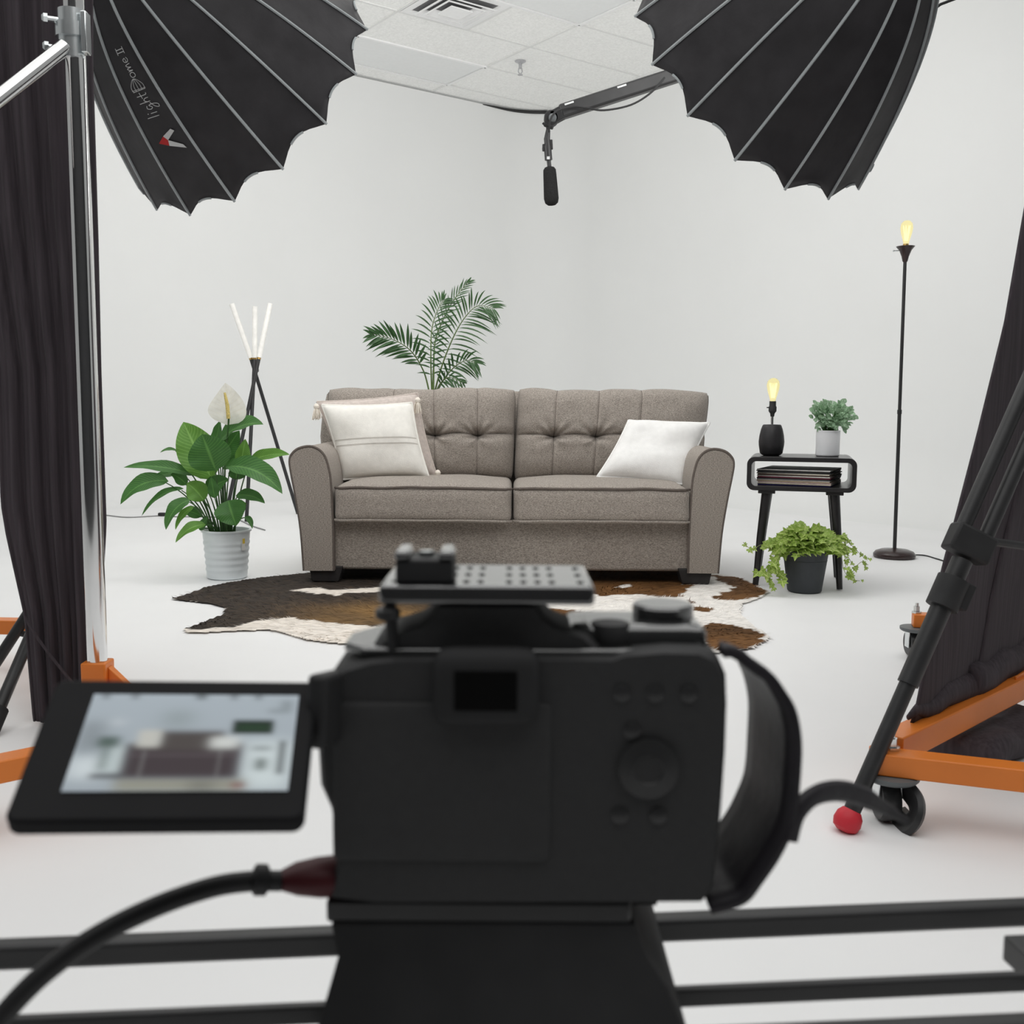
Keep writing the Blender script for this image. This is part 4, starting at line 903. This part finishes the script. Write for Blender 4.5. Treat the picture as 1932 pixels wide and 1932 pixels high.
MB().tube([mp(1030, 280), mp(1026, 281)], .003, 8).lathe([(.005, -.008), (.006, 0), (.005, .016)], mp(1026, 281), (0, 0, 1), 10).build('wing_screw', M['black'], cl)
MB().tube([mp(1035, 300), mp(1037, 318)], .0075, 12).build('neck', M['blackmetal'], T)
bx = mp(1034.5, 298, -.0145)
MB().box(bx+Vector((-.005, -.0006, -.005)), bx+Vector((.005, 0, .005))).build('marking', M['logo'], T, smooth=0)
w0, w1 = mp(1036.5, 314), mp(1041, 388)
dW = w1-w0; LW = dW.length
MB().lathe([(.006, 0), (.017, .004), (.0225, .012), (.0235, .03), (.0255, LW*.6), (.0265, LW*.82), (.023, LW*.93), (.014, LW*.985), (.003, LW)], w0, dW, 28).build('windscreen', M['foam'], T, smooth=80)
# ------------------------------------------------------------------ foreground: camera on a slider
CY = .36
T = thing('video_camera', 'black mirrorless camera seen from behind with its flip screen open', 'camera', at(966, 1710, CY))
def Z(px, py, Y=CY): return at(px, py, Y)
bo = [(612, 1292), (622, 1275), (640, 1262), (690, 1247), (740, 1242), (1000, 1240), (1160, 1241), (1185, 1232), (1260, 1226), (1330, 1228), (1360, 1243), (1374, 1275), (1376, 1330), (1373, 1420), (1366, 1520), (1359, 1605), (1350, 1680), (1330, 1708), (1200, 1709), (700, 1709), (616, 1700), (630, 1640), (630, 1575), (621, 1530), (601, 1485), (597, 1420), (603, 1340)]
bw = [Z(*p) for p in bo]; cB = Z(990, 1470)
rings = []
for dy, k in ((0, .97), (.003, .995), (.007, 1), (.040, 1), (.052, .99), (.060, .95)):
    rings.append([Vector((cB.x+(p.x-cB.x)*k, CY+dy, cB.z+(p.z-cB.z)*k)) for p in bw])
body = MB().loft(rings).build('body', M['body'], T, smooth=40)
tz = Z(1000, 1240).z
def scaled(L_, Y): return [Z(x, y, Y) for x, y in L_]
tpl = [Vector((x, y, tz-.0015)) for x, y in ((-.054, CY+.004), (.072, CY+.004), (.073, CY+.03), (.060, CY+.056), (-.046, CY+.056), (-.062, CY+.03), (-.062, CY+.012))]
MB().prism(tpl, (0, 0, .0035)).build('top_plate', M['bodytop'], T, bevel=.0015)
gr = MB().loft([[Vector((.055+a*s, CY+.05+b*s+e, z)) for a, b in ((-.016, 0), (.018, 0), (.019, .02), (.008, .032), (-.012, .03))] for z, s, e in ((Z(0, 1690).z, .85, 0), (Z(0, 1500).z, 1, 0), (tz-.004, .95, 0), (tz, .85, 0))]).build('grip', M['rubber'], T, smooth=50)
# viewfinder hump (back, middle, front)
hx = Z(918, 1200).x
hz1 = Z(918, 1146).z
hp_ = [(.044, tz), (.037, tz+.0062), (.0300, tz+.0082), (.0255, tz+.0097), (.0208, tz+.0134), (.0182, hz1)]; prof_h = [(-x, z) for x, z in hp_]+hp_[::-1]
MB().loft([[Vector((hx+x*k, CY+dy, tz-.002+(z-tz+.002)*k)) for x, z in prof_h] for dy, k in ((.006, .94), (.010, 1), (.036, 1), (.048, .85), (.054, .6))]).build('viewfinder_hump', M['body'], T, smooth=50)
ec = Vector((hx, CY-.001, tz-.010))
eye = MB().rbox(ec, (.019, .008, .0135), .006, 10).build('eyecup', M['rubber'], T, smooth=180, weld=True)
MB().box(ec+Vector((-.011, -.0085, -.007)), ec+Vector((.011, -.0078, .007))).build('eyepiece', M['hole'], eye)
MB().rbox(Vector((hx-.016, CY+.001, Z(0, 1470).z)), (.040, .003, .030), .003, 8).build('screen_recess', M['body'], T, weld=True)
for x, zpx, r_ in ((.050, 1440, .011),): MB().lathe([(r_, 0), (r_, .003), (r_*.5, .004), (r_*.45, .0035)], Vector((x, CY+.001, Z(0, zpx).z)), (0, -1, 0), 28).build('control_dial', M['blackmetal'], T)
for x, zpx in ((.040, 1300), (.052, 1300), (.064, 1300), (.044, 1370), (.040, 1530), (.054, 1530)): MB().lathe([(.0032, 0), (.0032, .0016), (.0026, .002)], Vector((x, CY+.001, Z(0, zpx).z)), (0, -1, 0), 16).build('button', M['blackmetal'], T)
# top right dials
def dial(x, y, r, h, m): return MB().lathe([(r*.96, 0), (r, .0008), (r, h-.001), (r*.93, h), (.0005, h)], Vector((x, y, tz+.001)), (0, 0, 1), 36).build('dial', m, T)
MB().rbox(Vector((.047, CY+.028, tz+.004)), (.026, .017, .005), .004, 8).build('shoulder', M['bodytop'], T, weld=True, smooth=180)
dial(Z(1255, 1165, .385).x, .392, .0118, .013, M['bodytop']); dial(Z(1150, 1180, .378).x, .376, .0075, .0085, M['body'])
MB().lathe([(.005, 0), (.006, .002), (.004, .005)], Vector((.070, CY+.042, tz)), (0, 0, 1), 20).build('shutter_button', M['bodytop'], T)
# lens
lz = Z(966, 1440).z
MB().lathe([(.034, 0), (.036, .002), (.036, .012), (.034, .014), (.037, .016), (.037, .05), (.035, .052), (.038, .054), (.039, .085), (.036, .087), (.034, .080), (.002, .07)], Vector((-.008, CY+.055, lz)), (0, 1, 0), 40).build('lens', M['blackmetal'], T)
# strap lugs + flip screen
sc4 = [Vector(p) for p in ((-.159, .3509, .6798), (-.0698, .3615, .6767), (-.0646, .3091, .6467), (-.1538, .2985, .6498))]
cs = sum(sc4, Vector())/4; ex = (sc4[1]-sc4[0]).normalized(); ez = (sc4[0]-sc4[3]).normalized(); ez = (ez-ex*ez.dot(ex)).normalized(); en = ez.cross(ex)
if en.y > 0: en = -en
HW, HH = (sc4[1]-sc4[0]).length/2, (sc4[0]-sc4[3]).length/2
ro = rr_outline(-HW, HW, -HH, HH, .004, 5)
scr = MB().prism([cs+ex*a+ez*b for a, b in ro], -en*.007).build('flip_screen', mat('screen_shell', (.014, .014, .015), .7, .1), T, bevel=.0012, smooth=40)
s4 = [Vector(p) for p in ((-.1441, .346, .6755), (-.075, .3542, .6731), (-.0714, .3178, .6523), (-.1405, .3096, .6547))]
def scrcol(u, v):
    def bx(a, b, c_, d, k=.012):
        f = lambda x: 1/(1+math.exp(-max(-40, min(40, x/k)))); return f(u-a)*f(b-u)*f(v-c_)*f(d-v)
    c_ = Vector((.36, .41, .45))*(1.05-.15*v)
    def mixc(w, col): 
        nonlocal c_; c_ = c_.lerp(Vector(col), w)
    mixc(bx(.0, .16, .66, .88, .03), (.62, .68, .70)); mixc(bx(.16, .25, .55, .84, .02), (.52, .60, .60)); mixc(bx(.76, 1.0, .50, .98, .03), (.58, .65, .66))
    mixc(.7*bx(.0, .10, .30, .62, .03), (.13, .15, .16)); mixc(.5*bx(.37, .50, .18, .36, .03), (.17, .21, .20))
    mixc(bx(.22, .80, .88, 1.0, .015), (.27, .27, .22)); mixc(.6*bx(.55, .66, .9, 1, .02), (.10, .10, .09)); mixc(.8*bx(.74, .80, .92, .97, .01), (.2, .06, .06))
    mixc(bx(.225, .765, .53, .88), (.045, .033, .038)); mixc(bx(.36, .67, .40, .60), (.065, .055, .052)); mixc(.6*bx(.24, .75, .64, .66, .006), (.11, .09, .10))
    mixc(.5*bx(.31, .325, .60, .9, .004), (.2, .2, .2)); mixc(.5*bx(.66, .672, .60, .9, .004), (.2, .2, .2))
    mixc(bx(.27, .375, .39, .57, .01), (.50, .50, .46)); mixc(bx(.61, .74, .46, .58, .014), (.60, .62, .60))
    mixc(.9*bx(.09, .19, .46, .57, .012), (.035, .07, .05)); mixc(.7*bx(.12, .16, .55, .80, .012), (.09, .13, .11)); mixc(.9*bx(.10, .24, .83, .88, .01), (.03, .03, .035))
    mixc(bx(.70, .895, .28, .43, .006), (.006, .016, .010)); mixc(.8*bx(.72, .88, .33, .39, .012), (.012, .05, .016))
    mixc(.75*bx(.81, .90, .56, .60, .012), (.06, .07, .07)); mixc(.9*bx(.835, .885, .68, .80, .012), (.05, .07, .06)); mixc(.9*bx(.935, .965, .50, .84, .008), (.03, .035, .04))
    mixc(.5*bx(.86, .97, .16, .20, .012), (.08, .1, .1)); mixc(.5*bx(.92, .97, .06, .16, .012), (.08, .1, .1))
    for a in (.06, .20, .51, .53, .68, .80): mixc(.75*bx(a-.015, a+.018, .0, .05, .008), (.04, .05, .05))
    mixc(bx(.14, .17, .29, .33, .02), (.66, .70, .72))
    return tuple(c_)
mb = MB(); NU, NV = 96, 60
o = mb.add([s4[0].lerp(s4[1], i/NU).lerp(s4[3].lerp(s4[2], i/NU), j/NV)+en*.0006 for i in range(NU+1) for j in range(NV+1)], [(i*(NV+1)+j, (i+1)*(NV+1)+j, (i+1)*(NV+1)+j+1, i*(NV+1)+j+1) for i in range(NU) for j in range(NV)])
for i in range(NU+1):
    for j in range(NV+1): mb.col[o+i*(NV+1)+j] = scrcol(i/NU, j/NV)
mb.build('live_picture', M['screen'], scr, smooth=0, fixn=False)
MB().bar(sc4[1].lerp(sc4[2], .25), Z(640, 1330, .366), .008, .026).build('screen_hinge', M['black'], T, bevel=.002)
# strap loop and its tail
sp = [(1365, 1232), (1398, 1240), (1432, 1262), (1464, 1294), (1490, 1338), (1503, 1395), (1501, 1470), (1492, 1550), (1468, 1606), (1432, 1662), (1398, 1700), (1340, 1716)]
mb = MB(); pth = spline([Z(x, y, .362) for x, y in sp], 6)
def strap(u, v):
    k = u*(len(pth)-1); i = min(len(pth)-2, int(k)); p = pth[i].lerp(pth[i+1], k-i)
    wid = .010+.042*min(1, max(0, (u-.12)/.2))
    return Vector((p.x-.004*sin(pi*u)*v, p.y+wid*v, p.z+.0015*noise.noise((u*9, v*2, 0))))
mb.grid(strap, 70, 6); mb.build('hand_strap', M['strap'], T, smooth=180, solid=.004)
MB().tube(spline([Z(1488, 1585, .364), Z(1503, 1535, .366), Z(1535, 1502, .372), Z(1580, 1492, .382), Z(1625, 1502, .392), Z(1668, 1524, .402), Z(1712, 1550, .41)], 6), [.0026]*26+[.0026, .0024, .0022, .002, .0018, .0016, .0014, .0012, .001, .001, .001], 8, flat=1.6).build('strap_tail', M['strap'], T)
# cheese plate on the hot shoe
pz0, pz1 = Z(918, 1143).z, Z(918, 1107).z
plx0, plx1 = Z(713, 1125).x, Z(1123, 1125).x
PT = thing('mounting_plate', 'black slotted mounting plate fixed on top of the camera hot shoe', 'mounting plate', ((plx0+plx1)/2, CY+.025, pz0))
MB().box((plx0, CY+.001, pz0), (plx1, CY+.052, pz1)).build('plate', M['plate'], PT, bevel=.0016, bseg=3)
hl = MB()
for a in [plx0+.004+.0052*i for i in range(14)]:
    for b in (.010, .026, .042):
        if int((a-plx0)/.0052) % 5 != 2: hl.box((a, CY+b-.0028, pz1-.0004), (a+.0022, CY+b+.0028, pz1+.0001))
hl.build('slots', M['hole'], PT, smooth=0)
cx0, cx1 = Z(752, 1060, .375).x, Z(858, 1060, .375).x; cz0, cz1 = pz1, Z(805, 1048, .375).z
sh = MB().box((cx0, CY+.004, pz1), (cx1, CY+.026, cz1)).build('cold_shoe', M['black'], PT, bevel=.001)
for x in (cx0-.0004, cx1-.0052): MB().box((x, CY+.003, cz1), (x+.0056, CY+.025, cz1+.0030)).build('shoe_rail', M['plate'], sh, bevel=.0012)
MB().lathe([(.0028, 0), (.0028, .002), (.001, .0022)], Vector(((cx0+cx1)/2, CY+.015, cz1-.0002)), seg=12).build('shoe_screw', M['zinc'], sh)
MB().tube([Vector((hx, CY+.02, hz1-.001)), Vector((hx, CY+.02, pz0+.0005))], .012, 20).build('shoe_foot', M['blackmetal'], PT)
kx = Z(732, 1160).x
MB().tube([Vector((kx+.001, CY+.006, tz)), Vector((kx, CY+.006, pz0))], .0022, 10).lathe([(.003, 0), (.0046, .001), (.0046, .0038), (.003, .0048)], Vector((kx-.0006, CY+.004, pz0-.0062)), seg=16).build('knob', M['blackmetal'], PT)
# video cable
CT = thing('video_cable', 'dark red and black cable plugged into the left side of the camera', 'cable', Z(625, 1650))
MB().tube([Z(650, 1652, .372), Z(600, 1655, .366), Z(560, 1658, .363), Z(528, 1662, .36)], [.0095, .0088, .0072, .0042], 16, flat=.8).build('plug', M['redcable'], CT)
MB().lathe([(.0040, -.003), (.0056, -.002), (.0056, .002), (.0040, .003)], Z(492, 1660, .358), Z(528, 1662, .36)-Z(470, 1661, .357), 16).build('collar', M['cable'], CT)
MB().tube(spline([Z(530, 1662, .36), Z(470, 1663, .357), Z(400, 1674, .352), Z(300, 1708, .345), Z(200, 1756, .338), Z(110, 1815, .332), Z(30, 1888, .326), Z(-80, 2020, .318)], 8), .0037, 12).build('cord', M['cable'], CT)
# slider with its carriage
ST = thing('camera_slider', 'black twin-rail camera slider across the bottom of the picture', 'slider', (0, .45, .53))
zr = EYE-.234
def rail(pa, pb, w, h, bv):
    a, b = fl(*pa, zr), fl(*pb, zr); n_ = Vector((b.y-a.y, a.x-b.x, 0)).normalized()
    MB().bar(a+n_*w/2+Vector((0, 0, -h/2)), b+n_*w/2+Vector((0, 0, -h/2)), w, h).build('rail', M['blackmetal'], ST, bevel=bv); return a, b
A0, A1 = rail((-160, 1773), (2100, 1683), .010, .0112, .002)
rail((-160, 1920), (2100, 1821), .0045, .0078, .001)
rail((-160, 1995), (2100, 1898), .010, .012, .002)
dS = (A1-A0).normalized(); nS = Vector((-dS.y, dS.x, 0)); e0 = fl(1893, 1757, zr)
MB().obox(e0+dS*.012-nS*.030+Vector((0, 0, -.0075)), (dS, nS, Vector((0, 0, 1))), (.012, .030, .006)).build('end_block', M['blackmetal'], ST, bevel=.001)
HD = thing('camera_mount', 'black camera mount carrying the camera on the slider', 'camera mount', (Z(905, 1740).x, CY+.02, zr))
qz1, qz0 = Z(900, 1708).z, Z(900, 1752).z
MB().box((Z(612, 1720).x, CY+.003, qz0), (Z(1193, 1720).x, CY+.05, qz1)).build('release_plate', M['blackmetal'], HD, bevel=.0015)
hd0, hd1 = Z(618, 1752), Z(1202, 1752)
MB().loft([[Vector((x0_, y0_, z_)), Vector((x1_, y0_, z_)), Vector((x1_, y1_, z_)), Vector((x0_, y1_, z_))] for x0_, x1_, y0_, y1_, z_ in
           ((Z(622, 1752).x, Z(1200, 1752).x, CY+.002, CY+.05, qz0+.0005), (Z(638, 1800).x, Z(1222, 1800).x, CY-.001, CY+.052, Z(0, 1800).z), (Z(622, 1860, .355).x, Z(1262, 1860, .355).x, CY-.006, CY+.075, Z(0, 1860, .354).z),
            (Z(585, 1932, .348).x, Z(1312, 1932, .348).x, CY-.013, CY+.11, zr+.001), (Z(570, 1960, .345).x, Z(1335, 1960, .345).x, CY-.015, CY+.125, zr-.018))]).build('carriage', M['rubber'], HD, bevel=.001)
MB().tube([Z(1192, 1724, .38)+Vector((0, .02, 0)), Z(1192, 1724, .38)+Vector((.012, .02, 0))], .006, 16).build('lock_knob', M['blackmetal'], HD)
# ------------------------------------------------------------------ light: even world fill, unseen added area fills + the two softboxes above
w = bpy.data.worlds.new('world'); sc.world = w; w.use_nodes = True
bg = w.node_tree.nodes['Background']; bg.inputs['Color'].default_value = (.985, 1.0, .985, 1); bg.inputs['Strength'].default_value = .34
def area(name, loc, aim, sx, sy, watts, col=(1, .995, .98)):
    d = bpy.data.lights.new(name, 'AREA'); d.shape = 'RECTANGLE'; d.size = sx; d.size_y = sy; d.energy = watts; d.color = col
    o = bpy.data.objects.new(name, d); COL.objects.link(o); o.location = loc
    o.rotation_euler = (Vector(aim)-Vector(loc)).to_track_quat('-Z', 'Y').to_euler(); return o
area('overhead_fill', (0, 3.2, 3.55), (0, 3.2, 0), 5, 4.5, 64)  # unseen fill added above the set, no fixture behind it
area('overhead_fill', (0, 0, 3.55), (0, .2, 0), 5, 2.5, 58)  # second added fill, out of view over the foreground
area('wall_fill', (-1.2, 4.6, 3.3), (-.6, 10, 1.2), 3, .6, 27)  # added out-of-view fill that brightens the back wall
area('ceiling_fill', (0, 4.3, 2.70), (0, 6.6, 4.3), 4, .5, 52)  # added out-of-view fill aimed up to lift the ceiling
vs_ = sc.view_settings; vs_.view_transform = 'Standard'; vs_.look = 'None'; vs_.gamma = 1; vs_.exposure = 0.0; vs_.use_curve_mapping = False
sc.display_settings.display_device = 'sRGB'
sc.cycles.use_denoising = True; sc.cycles.max_bounces = 10; sc.cycles.diffuse_bounces = 6; sc.cycles.transparent_max_bounces = 8
sc.cycles.caustics_refractive = False; sc.cycles.caustics_reflective = False
